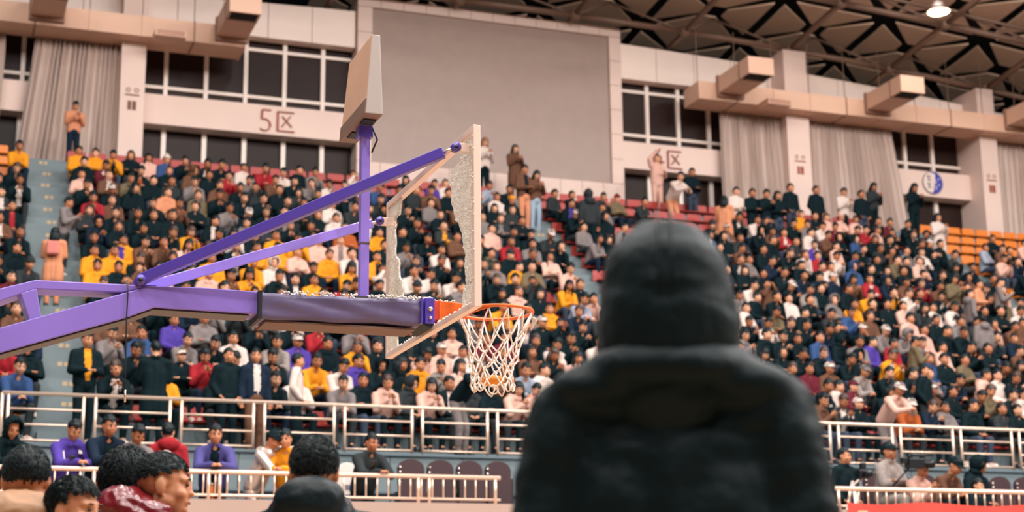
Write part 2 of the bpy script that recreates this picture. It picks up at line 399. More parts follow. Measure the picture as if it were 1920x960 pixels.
for zz in (.12, -.10):
    e2.bar((-.20, -.025, zz + .06), (-.06, -.025, zz + .06), .02, .02).bar((-.18, -.025, zz - .05), (-.05, -.025, zz - .05), .02, .02).bar((-.13, -.025, zz + .08), (-.13, -.025, zz - .07), .02, .02)
e2.build('lettering', mat('emblem_ink', (60, 60, 80), .6), em)
for k in range(6): MB().ell((.14 + .07 * math.cos(k * 2.1), -.03, .12 - .06 * k), (.022, .006, .03), None, 6, 4).build('motif', mat('emblem_white', (225, 205, 196)), em)
# curtains
def curtain(x0b, x1b, x0t, x1t, z0, z1, y, folds, label):
    def fn(u, v):
        x = (x0b + (x1b - x0b) * u) * (1 - v) + (x0t + (x1t - x0t) * u) * v
        ph = u * folds * 2 * math.pi + 1.3 * math.sin(u * 23) + .5 * math.sin(v * 3 + u * 9)
        amp = .085 * (.6 + .5 * noise.noise((u * 14, v * 1.2, x0b)))
        return (wx(x) + .02 * math.sin(ph * 2), wy(y) - .08 + amp * math.sin(ph) + .03 * noise.noise((u * 30, v * 4, 3)), wz(z0) + (wz(z1) - wz(z0)) * v)
    o = MB().grid(fn, folds * 8, 14).build('curtain', M_CURT, None, True)
    md = o.modifiers.new('thick', 'SOLIDIFY'); md.thickness = .012
    return tag(o, label, 'curtain', 'grey pleated wall curtains')
curtain(1.62, 3.92, 1.95, 3.95, 11.75, 14.96, 37.62, 17, 'grey pleated curtain behind the person in peach on the left')
curtain(-1.2, 1.22, -1.2, 1.28, 11.75, 14.96, 37.62, 14, 'strip of grey curtain at the far left edge')
curtain(19.98, 21.95, 19.98, 21.8, 11.75, 14.96, 37.62, 15, 'grey pleated curtain right of the 4区 sign')
curtain(22.55, 25.85, 22.6, 25.4, 11.75, 14.96, 37.62, 22, 'wide grey pleated curtain right of the pale column')
curtain(28.75, 33.0, 28.75, 33.0, 11.75, 14.96, 37.62, 26, 'grey pleated curtain at the far right edge')
# air ducts
def duct(x0, x1, label, branches, vents):
    r = tag(empty('air_duct', (wx(x0), wy(37.2), wz(15.0))), label, 'air duct', 'ventilation ducts along the back wall')
    off = (-wx(x0), -wy(37.2), -wz(15.0))
    def bx(nm, a, b, y0, y1, z0, z1, m=M_DUCT):
        o = MB().box(wx(a), wx(b), wy(y0), wy(y1), wz(z0), wz(z1)).build(nm, m, r); o.location = off; return o
    n = max(1, round((x1 - x0) / 1.15))
    for i in range(n):
        a, b = x0 + (x1 - x0) * i / n, x0 + (x1 - x0) * (i + 1) / n
        bx('section', a + .004, b - .004, 36.72, 37.62, 14.98, 15.48)
        bx('flange', b - .018, b + .018, 36.70, 37.64, 14.965, 15.50, M_DUCTD if i % 3 == 0 else M_DUCT)
    for a in branches:
        bx('branch', a, a + .74, 34.95, 36.74, 15.16, 15.62)
        bx('collar', a - .03, a + .77, 36.62, 36.72, 15.06, 15.66, M_DUCTD)
        bx('seam', a - .006, a + .746, 35.45, 35.50, 15.154, 15.626, M_DUCTD)
        bx('outlet_grille', a + .06, a + .68, 35.02, 35.4, 15.145, 15.17, M_DECK)
    for a in vents:
        bx('vent_box', a, a + .72, 36.2, 36.74, 14.86, 15.02, M_DUCT)
        for q in range(4): bx('louvre', a + .04, a + .68, 36.195, 36.21, 14.885 + q * .032, 14.90 + q * .032, mat('louvre_rust', (150, 84, 66), .6))
    for i in range(n + 1):
        a = x0 + (x1 - x0) * i / n
        o = MB().tube([(wx(a), wy(36.78), wz(15.48)), (wx(a), wy(36.78), wz(17.0))], .012, 5).build('hanger_rod', M_TRUSS, r); o.location = off
duct(-3.0, 6.75, 'peach ventilation duct with downward outlets at top left', (1.75, 6.05), (4.55,))
duct(18.95, 36, 'peach ventilation duct running along the right of the back wall', (19.5, 24.1, 28.75), (20.75,))
# ---- roof: dark deck, tan panels, space frame
ce = struct(empty('ceiling', (wx(20), wy(34), wz(17))), 'dark arena roof with tan acoustic panels', 'ceiling')
off = (-wx(20), -wy(34), -wz(17))
RX = [22.2 + 3.25 * i for i in range(-7, 6)]; RY = [37.4 + 2.75 * i for i in range(-5, 5)]
def rp(x, y, dz): return Vector((wx(x), wy(y), wz(zroof(x) + dz + .12 * (37.4 - y))))
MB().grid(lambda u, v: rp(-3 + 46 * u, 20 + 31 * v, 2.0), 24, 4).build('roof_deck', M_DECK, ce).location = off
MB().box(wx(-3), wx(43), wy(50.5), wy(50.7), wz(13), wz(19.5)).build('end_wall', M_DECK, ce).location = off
for ix in range(len(RX) - 1):
    for iy in range(len(RY) - 1):
        q = [rp(RX[ix], RY[iy], 1.55), rp(RX[ix + 1], RY[iy], 1.55), rp(RX[ix + 1], RY[iy + 1], 1.55), rp(RX[ix], RY[iy + 1], 1.55)]
        cc = (q[0] + q[1] + q[2] + q[3]) / 4
        if not (RX[ix + 1] > 9 and 28 < RY[iy] < 46): continue
        px, py, _ = proj(cc)
        if px < 550 or px > 2300 or py < -420: continue
        for k in range(4):
            a, b = q[k], q[(k + 1) % 4]; e = (b - a).normalized(); m_ = (a + b) / 2; inw = (cc - m_)
            L = (b - a).length
            a1, b1 = a + e * .42 + inw * .10, b - e * .42 + inw * .10
            a2, b2 = m_ - e * L * .07 + inw * .78, m_ + e * L * .07 + inw * .78
            up = Vector((0, 0, .05))
            MB().add([a1, b1, b2, a2, a1 + up, b1 + up, b2 + up, a2 + up], [(3, 2, 1, 0), (4, 5, 6, 7), (0, 1, 5, 4), (1, 2, 6, 5), (2, 3, 7, 6), (3, 0, 4, 7)]).build('panel', M_PANEL, ce).location = off
tr = struct(empty('ceiling_truss', (wx(20), wy(34), wz(17))), 'brown steel space frame under the arena roof', 'roof truss')
def rod(nm, a, b, rad):
    MB().tube([a, b], rad, 6).build(nm, M_TRUSS, tr, True).location = off
for y in RY:
    for ix in range(len(RX) - 1): rod('chord', rp(RX[ix], y, 0), rp(RX[ix + 1], y, 0), .085)
for x in RX:
    for iy in range(len(RY) - 1): rod('chord', rp(x, RY[iy], 0), rp(x, RY[iy + 1], 0), .085)
for ix in range(len(RX) - 1):
    for iy in range(len(RY) - 1):
        t = rp(RX[ix] + 1.62, RY[iy] + 1.37, 1.3)
        if iy in (3, 4, 5, 6):
            for dx in (0, 1): rod('web', t, rp(RX[ix + dx], RY[iy], 0), .035)
            if ix < len(RX) - 2 and iy == 4: rod('top_chord', t, rp(RX[ix + 1] + 1.62, RY[iy] + 1.37, 1.3), .05)
            MB().ell(rp(RX[ix], RY[iy], 0), (.17, .17, .17), None, 8, 6).build('node', M_TRUSS, tr, True).location = off
# visible high-bay lamp
lp = Vector((wx(24.35), wy(33.4), wz(16.86)))
lamp = tag(empty('high_bay_lamp', lp), 'glowing bell-shaped high-bay lamp hanging from the roof frame', 'lamp')
prof = [(.10, .42), (.12, .30), (.20, .16), (.30, .0)]
m_ = MB()
m_.grid(lambda u, v: ((lambda r, z: (r * math.cos(u * 2 * math.pi), r * math.sin(u * 2 * math.pi), z))(*[prof[min(int(v * 3), 2)][i] + (prof[min(int(v * 3), 2) + 1][i] - prof[min(int(v * 3), 2)][i]) * (v * 3 - min(int(v * 3), 2)) for i in (0, 1)])), 20, 3)
m_.build('reflector', M_CHROME, lamp, True)
MB().ell((0, 0, -.01), (.285, .285, .05), None, 20, 8).build('glass', mat('lamp_glow', (255, 236, 205), .4, emit=(255, 226, 185), es=14), lamp, True)
MB().tube([(0, 0, .4), (0, 0, .95)], .09, 10).build('ballast', M_TRUSS, lamp, True)
hall_lamp(lp.x, lp.y, lp.z - .12, .03, .5)

# ------------------------------------------------------------------ basketball hoop
M_PUR = mat('purple_paint', (140, 114, 204), .38, coat=.25, var=.05, vscale=3)
M_PURD = mat('purple_deep', (84, 64, 164), .35, coat=.3)
M_UNDER = mat('dark_grey_metal', (84, 74, 72), .45, metal=.3)
M_PAD = mat('violet_vinyl_pad', (96, 84, 120), .42, bump=.35, bscale=5, spec=.5)
M_BLK = mat('black_rubber', (16, 20, 24), .6)
M_BOARD = mat('board_frame_paint', (232, 205, 190), .35, coat=.2)
M_RIM = mat('orange_rim_paint', (226, 104, 34), .4)
M_RIMR = mat('red_mount_paint', (206, 62, 40), .45)
M_NET = mat('white_net_cord', (238, 222, 210), .8)
M_BOLT = mat('zinc_bolt', (225, 200, 180), .3, metal=.8)
def glass_mat():
    m = mat('crazed_safety_glass', (226, 220, 208), .35); nt = m.node_tree; b = nt.nodes['Principled BSDF']
    tc = nt.nodes.new('ShaderNodeTexCoord'); v = nt.nodes.new('ShaderNodeTexVoronoi'); v.feature = 'DISTANCE_TO_EDGE'; v.inputs['Scale'].default_value = 75
    r = nt.nodes.new('ShaderNodeValToRGB'); r.color_ramp.elements[0].color = (*lin((196, 186, 174)), 1); r.color_ramp.elements[1].color = (*lin((252, 248, 240)), 1); r.color_ramp.elements[1].position = .16
    bu = nt.nodes.new('ShaderNodeBump'); bu.inputs['Strength'].default_value = .8; bu.inputs['Distance'].default_value = .01
    nt.links.new(tc.outputs['Object'], v.inputs['Vector']); nt.links.new(v.outputs['Distance'], r.inputs[0]); nt.links.new(r.outputs[0], b.inputs['Base Color'])
    nt.links.new(v.outputs['Distance'], bu.inputs['Height']); nt.links.new(bu.outputs[0], b.inputs['Normal'])
    tl = nt.nodes.new('ShaderNodeBsdfTranslucent'); ms = nt.nodes.new('ShaderNodeMixShader'); ms.inputs[0].default_value = .45; out = nt.nodes['Material Output']
    nt.links.new(r.outputs[0], tl.inputs[0]); nt.links.new(b.outputs[0], ms.inputs[1]); nt.links.new(tl.outputs[0], ms.inputs[2]); nt.links.new(ms.outputs[0], out.inputs['Surface']); return m
M_CRAZE = glass_mat()
HX, HY = -2.6, 9.28
hoop = tag(empty('basketball_hoop', (HX, HY, 0)), 'purple basketball stand with a shattered glass backboard and orange rim', 'basketball hoop')
HO = (-HX, -HY, 0)
def hp(mb, name, m, parent=None, smooth=False):
    o = mb.build(name, m, parent or hoop, smooth)
    if parent is None: o.location = HO
    return o
def bevel(o, w=.006, seg=2):
    b = o.modifiers.new('b', 'BEVEL'); b.width = w; b.segments = seg; b.limit_method = 'ANGLE'; return o
Y0, Y1 = 9.18, 9.38
beam = [(-1.8, 1.87), (0.39, 2.64), (1.05, 2.87), (1.21, 2.94), (1.84, 2.935), (1.84, 3.07), (1.47, 3.075), (1.18, 3.065), (1.05, 3.02), (.38, 2.78), (-1.8, 2.0)]
bo = hp(MB().prism(beam, Y0, Y1), 'lower_beam', M_PUR); bevel(bo)
hp(MB().prism([(.30, 2.604), (1.05, 2.866), (1.21, 2.936), (1.76, 2.931), (1.76, 2.925), (1.21, 2.93), (1.05, 2.86), (.30, 2.598)], Y0 + .012, Y1 - .012), 'underside_strip', M_UNDER, bo)  # separate strip along the underside, darker than the purple beam
bevel(hp(MB().prism([(-1.8, 2.18), (.37, 2.93), (.55, 3.01), (1.03, 3.02), (1.18, 3.062), (1.05, 3.068), (.55, 3.062), (.36, 3.0), (-1.8, 2.25)], Y0 + .01, Y1 - .01), 'upper_beam', M_PUR))
bevel(hp(MB().prism([(.535, 2.82), (.595, 2.85), (.56, 3.015), (.475, 2.98)], Y0 + .006, Y1 - .006), 'strut', M_PUR))
bevel(hp(MB().box(-3.6, -1.6, 8.7, 9.86, 0, .55), 'base', M_PAD), .05, 3)
bevel(hp(MB().prism([(-2.3, .5), (-1.7, .5), (-1.55, 2.2), (-1.85, 2.3)], 9.1, 9.46), 'column', M_PUR))
# vinyl pad with soft wrinkles
def pad_fn(u, v):
    a = v * 2 * math.pi; hx = 1.81 + .975 * u
    c_, s_ = math.cos(a), math.sin(a); k = 1 / max(abs(c_), abs(s_)) ** .82
    wr = .006 * noise.noise((hx * 5, s_ * 3 + hx * 4, c_ * 2)) + .004 * math.sin(hx * 16 + s_ * 5)
    z0 = 2.985 + .012 * (u - .2)
    return (hx, 9.28 + (.145 + wr) * c_ * k * .92, z0 + (.083 + wr) * s_ * k * .95)
pm = MB().grid(pad_fn, 60, 32)
for uu in (0, 60):
    ring = [pm.v[j * 61 + uu] for j in range(32)]
    pm.add(ring, [tuple(range(32)) if uu == 0 else tuple(range(31, -1, -1))])
pad = hp(pm, 'pad', M_PAD, None, True)
hp(MB().box(1.80, 1.82, 9.13, 9.43, 2.90, 3.068), 'pad_fold_shade', M_BLK, pad)  # black bar put in for the shaded fold at this pad end
hp(MB().box(1.85, 2.76, 9.17, 9.40, 2.888, 2.90), 'pad_base_board', mat('pad_board', (110, 82, 72), .7), pad)
for x0, x1, m_, nm in ((2.785, 2.80, M_PURD, 'flange'), (2.812, 2.872, M_PURD, 'end_plate')):
    bevel(hp(MB().box(x0, x1, 9.13, 9.43, 2.925, 3.085), nm, m_), .004)
hp(MB().tube([(2.842, 9.115, 3.015), (2.842, 9.135, 3.015)], .013, 10), 'bolt', M_BOLT, None, True)
hp(MB().tube([(2.842, 9.115, 2.96), (2.842, 9.135, 2.96)], .009, 10), 'bolt', M_BOLT, None, True)
hp(MB().prism([(2.80, 2.925), (2.845, 2.895), (2.87, 2.925)], 9.14, 9.42), 'hinge_block', M_BLK)
# support tubes to the board corners
def strut(a, b, nm, m_):
    bevel(hp(MB().bar(a, b, .05, .062), nm, m_), .005)
    a, b = Vector(a), Vector(b); d = (b - a).normalized()
    hp(MB().tube([b, b + d * .06], .011, 8), 'threaded_rod', M_BOLT, None, True)
    e = b + d * .075
    hp(MB().tube([e + Vector((0, -.022, 0)), e + Vector((0, .022, 0))], .028, 14), 'clevis_eye', M_PURD, None, True)
    hp(MB().tube([e + Vector((0, -.026, 0)), e + Vector((0, .026, 0))], .012, 10), 'clevis_pin', M_BLK, None, True)
    bevel(hp(MB().box(e.x + .01, 2.862, e.y - .018, e.y + .018, e.z - .026, e.z + .026), 'clevis_lug', M_BOARD), .003)
strut((1.125, 9.19, 3.098), (2.72, 8.475, 3.80), 'upper_tube', M_PURD)  # near tube in a deeper purple than the far one
strut((1.155, 9.37, 3.085), (2.70, 9.985, 3.745), 'upper_tube', M_PUR)
hp(MB().tube([(1.125, 9.15, 3.092), (1.125, 9.40, 3.092)], .03, 14), 'pivot', M_PURD, None, True)
hp(MB().tube([(1.125, 9.145, 3.092), (1.125, 9.15, 3.092)], .014, 12), 'pivot_hole', M_BLK, None, True)
hp(MB().box(1.08, 1.22, 9.2, 9.36, 3.05, 3.075), 'pivot_plate', M_PUR)
# board frame
bb = empty('backboard'); bb.parent = hoop; FX0, FX1, BY0, BY1, BZ0, BZ1 = 2.862, 2.906, 8.36, 10.19, 2.885, 3.95
t = .042
for nm, bx_ in (('frame_side', (FX0, FX1, BY0, BY0 + t, BZ0, BZ1)), ('frame_side', (FX0, FX1, BY1 - t, BY1, BZ0, BZ1)), ('frame_top', (FX0, FX1, BY0 + t, BY1 - t, BZ1 - t, BZ1)), ('frame_bottom', (FX0, FX1, BY0 + t, BY1 - t, BZ0, BZ0 + .034))):
    bevel(MB().box(*bx_).build(nm, M_BOARD, bb), .004)
bb.location = HO
def jag(pts, n, amp):
    out = []
    for (a, b) in zip(pts, pts[1:]):
        for i in range(n):
            f = i / n; out.append((a[0] + (b[0] - a[0]) * f + random.uniform(-amp, amp), a[1] + (b[1] - a[1]) * f + random.uniform(-amp, amp)))
    out.append(pts[-1]); return out
rem = [(8.62, 3.90), (8.66, 3.85), (8.63, 3.81), (8.79, 3.80), (8.85, 3.74), (8.79, 3.68), (8.79, 3.6), (8.73, 3.48), (8.67, 3.44), (8.59, 3.34), (8.59, 3.28), (8.55, 3.22), (8.56, 3.17), (8.54, 3.11), (8.54, 3.05), (8.59, 3.03), (8.6, 2.93)]
reml = [(9.86, 3.90), (9.9, 3.81), (9.99, 3.8), (10.0, 3.76), (10.01, 3.7), (9.99, 3.54), (9.92, 3.5), (9.9, 3.39), (9.82, 3.31), (9.81, 3.23), (9.88, 3.12), (9.94, 3.01), (9.96, 2.92)]
def shard(edge, yin, zt, zb):
    e = jag(edge, 4, .007); m_ = MB(); n = len(e)
    # crazed sheet: columns from the jagged edge to the frame, slightly uneven
    K = 9
    def fn(u, v):
        i = min(int(u * (n - 1)), n - 2); f = u * (n - 1) - i
        ey, ez = e[i][0] + (e[i + 1][0] - e[i][0]) * f, e[i][1] + (e[i + 1][1] - e[i][1]) * f
        y = ey + (yin - ey) * v; return (2.876 + random.uniform(-.004, .004), y, ez)
    m_.grid(fn, n - 1, K)
    o = m_.build('glass_remnant', M_CRAZE, bb); md = o.modifiers.new('t', 'SOLIDIFY'); md.thickness = .012; md.offset = 0
shard(rem, BY0 + .03, 3.92, 2.92); shard(reml, BY1 - .03, 3.92, 2.92)
cr = MB()
def crumb(x, y, z, s):
    cr.ell((x, y, z), (s, s * random.uniform(.6, 1.2), s * random.uniform(.6, 1.1)), Euler((random.random() * 3, random.random() * 3, 0)).to_matrix(), 5, 3)
for i in range(420):
    x = random.uniform(1.95, 2.79) if i % 3 else random.uniform(2.45, 2.79)
    crumb(x, random.uniform(9.14, 9.40), 3.072 + .012 * (x - 1.8) + random.uniform(0, .008), random.uniform(.004, .011))
for i in range(90): crumb(random.uniform(2.81, 2.87), random.uniform(9.14, 9.42), 3.09, random.uniform(.004, .009))
for i in range(90): crumb(random.uniform(2.88, 3.02), random.uniform(9.17, 9.39), 3.085, random.uniform(.004, .009))
for i in range(120): crumb(random.uniform(FX0, FX0 + .02), random.uniform(8.5, 10.1), BZ0 + .038, random.uniform(.003, .007))
for i in range(25): crumb(FX0 - .002, BY0 + random.uniform(.0, .04), random.uniform(3.0, 3.9), random.uniform(.003, .006))
c_ = hp(cr, 'glass_crumbs', mat('glass_crumb', (240, 234, 224), .3)); c_['kind'] = 'stuff'
# rim
RXc, RZ, RR = 3.315, 3.05, .232
rim = hp(MB().tube([(RXc + RR * math.cos(a), HY + RR * math.sin(a), RZ) for a in [i * 2 * math.pi / 48 for i in range(48)]], .0105, 8, closed=True), 'rim', M_RIM, None, True)
hp(MB().box(2.874, 2.915, 9.18, 9.39, 2.965, 3.08), 'rim_mount', M_RIMR)
bevel(hp(MB().prism([(2.915, 2.985), (3.0, 3.0), (3.10, 3.045), (3.10, 3.075), (2.915, 3.085)], 9.19, 9.37), 'rim_bracket', M_RIM), .004)
bevel(hp(MB().box(2.91, 2.925, 9.18, 9.39, 2.95, 3.085), 'rim_back_plate', M_RIM), .003)
for s_ in (-1, 1):
    pl = MB()
    for k in range(8):
        a = math.pi - s_ * (.15 + .13 * k); a2 = math.pi - s_ * (.15 + .13 * (k + 1)); hgt = .05 * (1 - k / 8) + .008; h2 = .05 * (1 - (k + 1) / 8) + .008
        p, q = (RXc + RR * math.cos(a), HY + RR * math.sin(a)), (RXc + RR * math.cos(a2), HY + RR * math.sin(a2))
        pl.add([(p[0], p[1], RZ - hgt), (q[0], q[1], RZ - h2), (q[0], q[1], RZ + .006), (p[0], p[1], RZ + .006)], [(0, 1, 2, 3)])
    o = hp(pl, 'rim_brace', M_RIM); md = o.modifiers.new('t', 'SOLIDIFY'); md.thickness = .006
    hp(MB().bar((2.92, HY + s_ * .09, 2.97), (RXc - RR * .8, HY + s_ * RR * .55, RZ - .012), .012, .03), 'rim_stay', M_RIM)
# net
net = empty('net'); net.parent = hoop; net.location = HO
lv = [(.228, 0), (.178, -.15), (.155, -.215), (.14, -.275), (.13, -.33), (.122, -.385), (.128, -.44), (.122, -.485)]
NN = 12; rnd = random.Random(3)
def nn(l, i):
    r, dz = lv[l]; a = 2 * math.pi * (i + .5 * (l % 2)) / NN
    rr = rnd
    j = random.Random(l * 100 + (i % NN)); k = 0 if l == 0 else 1
    return Vector((RXc + r * math.cos(a) - .09 * (-dz) * .6 + k * j.uniform(-.014, .014), HY + r * math.sin(a) + k * j.uniform(-.012, .012), RZ - .012 + dz + k * j.uniform(-.018, .018)))
kn = MB()
for l in range(len(lv) - 1):
    for i in range(NN):
        if l == 0 and i in (7,): continue
        p = nn(l, i)
        for q in ((nn(l + 1, i), nn(l + 1, i - 1)) if l % 2 == 0 else (nn(l + 1, i), nn(l + 1, i + 1))):
            mid = (p + q) / 2 + Vector((0, 0, -.006)) + Vector((random.uniform(-.006, .006), random.uniform(-.006, .006), 0))
            MB().tube([p, mid, q], .0052, 6).build('cord', M_NET, net, True)
        if l: kn.ell(p, (.0095, .0095, .012), None, 6, 5)
kn.build('knots', M_NET, net, True)['kind'] = 'stuff'
lo = Vector((RXc - .055, HY - .1, RZ - .50))
MB().tube([lo + Vector((.03 * math.cos(a), 0, .028 * math.sin(a))) for a in [i * math.pi / 6 for i in range(12)]], .005, 6, closed=True).build('cord', M_NET, net, True)
for i in range(3):
    p = nn(0, 0); MB().tube([p, p + Vector((.02 + .01 * i, -.01 * i, -.02)), p + Vector((.015, .01 * i, -.06 - .01 * i))], .005, 6).build('cord', M_NET, net, True)
hp(MB().ell((RXc - .02, HY, RZ - .43), (.075, .075, .035), None, 12, 6), 'net_ribbon', mat('orange_net_ribbon', (226, 140, 40), .7), None, True)
# shot clock on its post
hp(MB().box(2.44, 2.492, 9.25, 9.31, 3.06, 4.20), 'clock_post', M_PUR); hp(MB().box(2.438, 2.494, 9.248, 9.312, 3.42, 3.432), 'post_joint', M_UNDER)
hp(MB().box(2.41, 2.52, 9.20, 9.36, 3.065, 3.085), 'post_foot', M_UNDER)
M_TAN = mat('clock_back_sheet', (206, 164, 136), .5, var=.06, vscale=6); M_GREYB = mat('clock_end_grey', (172, 160, 154), .5); M_BRN = mat('clock_trim_brown', (120, 92, 76), .5)
bd = MB().add([(2.393, 9.0, 4.17), (2.505, 9.0, 4.17), (2.505, 9.62, 4.17), (2.393, 9.62, 4.17), (2.43, 9.0, 4.68), (2.484, 9.0, 4.68), (2.484, 9.55, 4.68), (2.43, 9.55, 4.68)],
              [(0, 1, 5, 4)], 1)
bd.f += [(0, 3, 2, 1), (4, 5, 6, 7), (1, 2, 6, 5), (2, 3, 7, 6), (3, 0, 4, 7)]; bd.m += [2, 1, 2, 0, 0]
ck = hp(bd, 'clock_housing', [M_TAN, M_GREYB, M_BRN]); bevel(ck, .006)
hp(MB().add([(2.388, 9.0, 4.17), (2.388, 9.62, 4.17), (2.396, 9.62, 4.265), (2.396, 9.0, 4.265), (2.394, 9.0, 4.17), (2.394, 9.62, 4.17), (2.402, 9.62, 4.265), (2.402, 9.0, 4.265)], [(0, 3, 2, 1), (4, 5, 6, 7), (0, 1, 5, 4), (2, 3, 7, 6), (0, 4, 7, 3), (1, 2, 6, 5)]), 'clock_trim', M_BRN, ck)
hp(MB().box(2.41, 2.49, 9.1, 9.2, 4.160, 4.172), 'clock_opening', M_BLK, ck); hp(MB().box(2.41, 2.49, 9.38, 9.5, 4.160, 4.172), 'clock_opening', M_BLK, ck)
bevel(hp(MB().box(2.42, 2.51, 9.24, 9.33, 4.10, 4.175), 'clock_clamp', M_PURD, ck), .004)
hp(MB().tube([(2.50, 9.23, 4.16), (2.53, 9.22, 4.08), (2.50, 9.24, 4.0)], .006, 6), 'clock_cable', M_BLK, ck, True)
hp(MB().tube([(1.052, 9.17, 3.09), (1.058, 9.165, 3.0), (1.056, 9.165, 2.86), (1.062, 9.17, 2.6), (1.066, 9.17, 2.45)], .004, 6), 'hanging_cord', M_BLK, None, True)
hp(MB().tube([(1.066, 9.17, 2.46), (1.068, 9.17, 2.39)], .006, 6), 'cord_tip', M_BOLT, None, True)

# ------------------------------------------------------------------ people
SKIN = [mat('skin_a', (190, 126, 90), .55), mat('skin_b', (170, 106, 72), .55), mat('skin_c', (204, 146, 114), .55)]
M_EYE = mat('dark_features', (30, 20, 18), .5); M_LIP = mat('lips', (150, 84, 70), .5)
HAIRC = {'black': mat('hair_black', (7, 20, 24), .5, spec=.25), 'brown': mat('hair_brown', (58, 36, 26), .5), 'light': mat('hair_light_brown', (136, 92, 66), .5)}
CLOTH = {  # code: (words, rgb)
    'k': ('black', (5, 24, 29)), 'n': ('dark navy', (18, 32, 48)), 'c': ('charcoal', (42, 46, 48)), 'g': ('grey', (118, 108, 106)), 'w': ('off-white', (206, 186, 176)),
    'p': ('pale pink', (208, 162, 146)), 'b': ('brown', (98, 66, 50)), 'o': ('olive', (104, 90, 68)), 'm': ('mustard yellow', (216, 138, 32)), 'r': ('red', (150, 34, 42)),
    'R': ('maroon', (92, 28, 40)), 'v': ('purple', (74, 56, 138)), 'u': ('blue', (48, 72, 112)), 't': ('peach', (200, 132, 98)), 's': ('mottled grey', (140, 128, 122)), 'l': ('light blue', (146, 152, 166)), 'd': ('rust brown', (158, 78, 38))}
CM = {}
for k_, (w_, c_) in CLOTH.items():
    CM[k_] = mat('cloth_' + w_.replace(' ', '_').replace('-', '_'), c_, .8, bump=.25, bscale=18, var=.22 if k_ in 's' else .06, vscale=22 if k_ == 's' else 8, spec=.12)
TROU = [CM['k'], CM['n'], CM['c'], mat('denim', (38, 50, 68), .8), CM['k']]
M_SHOE = [mat('shoe_white', (196, 180, 170), .5), mat('shoe_black', (18, 20, 24), .5)]

def head_shapes(mb, T, k=1.0):
    """skull, face, jaw, nose, ears: head centre at T, face towards -Y"""
    R = T.to_3x3()
    def e(c, r): mb.ell(T @ Vector(c), r, R, 14, 10)
    e((0, .014, .030), (.077, .096, .090)); e((0, -.022, -.028), (.067, .072, .084)); e((0, -.040, -.080), (.043, .046, .036))
    e((0, -.064, .022), (.056, .032, .020)); e((0, -.092, -.012), (.011, .012, .028)); e((0, -.101, -.030), (.016, .015, .013))
    e((0, -.084, -.062), (.027, .013, .012)); e((0, -.078, -.092), (.024, .016, .015))
    for s in (-1, 1):
        e((s * .079, .016, -.008), (.011, .021, .034)); e((s * .045, -.062, -.035), (.024, .026, .024)); e((s * .05, .0, -.06), (.022, .045, .03))
def face_marks(mb, T):
    R = T.to_3x3()
    for s in (-1, 1):
        mb.ell(T @ Vector((s * .030, -.0865, .002)), (.0135, .006, .0062), R, 8, 5, 1)
        mb.ell(T @ Vector((s * .031, -.092, .024)), (.019, .006, .0042), R, 8, 5, 1)
    mb.ell(T @ Vector((0, -.0955, -.064)), (.022, .006, .0062), R, 8, 5, 2)
def hand(mb_core, mb_fing, wrist, target, side, curl=.5, up=Vector((0, 0, 1))):
    w = Vector(wrist); d = (Vector(target) - w).normalized(); n = up - d * up.dot(d)
    n = n.normalized() if n.length > 1e-3 else Vector((0, 1, 0)); x = d.cross(n) * side
    mb_core.cap(w, w + d * .03, .027, .03, 8); pc = w + d * .055
    rot = Matrix((x, d, n)).transposed()
    mb_core.ell(pc, (.042, .052, .017), rot, 10, 7)
    for i, (off, L) in enumerate(((-.030, .060), (-.010, .072), (.010, .068), (.029, .052))):
        p0 = pc + x * off + d * .038; p1 = p0 + d * L * .5 * (1 - .2 * curl) - n * L * .2 * curl; p2 = p1 + d * L * .45 * (1 - curl) - n * L * .45 * curl
        mb_fing.tube([p0, p1, p2], [.0092, .0086, .0065], 6)
    p0 = pc - x * .030 - d * .012; p1 = p0 - x * .028 + d * .028 - n * .010; p2 = p1 + d * .028 - n * .014 + x * .006
    mb_fing.tube([p0, p1, p2], [.0115, .010, .0075], 6)

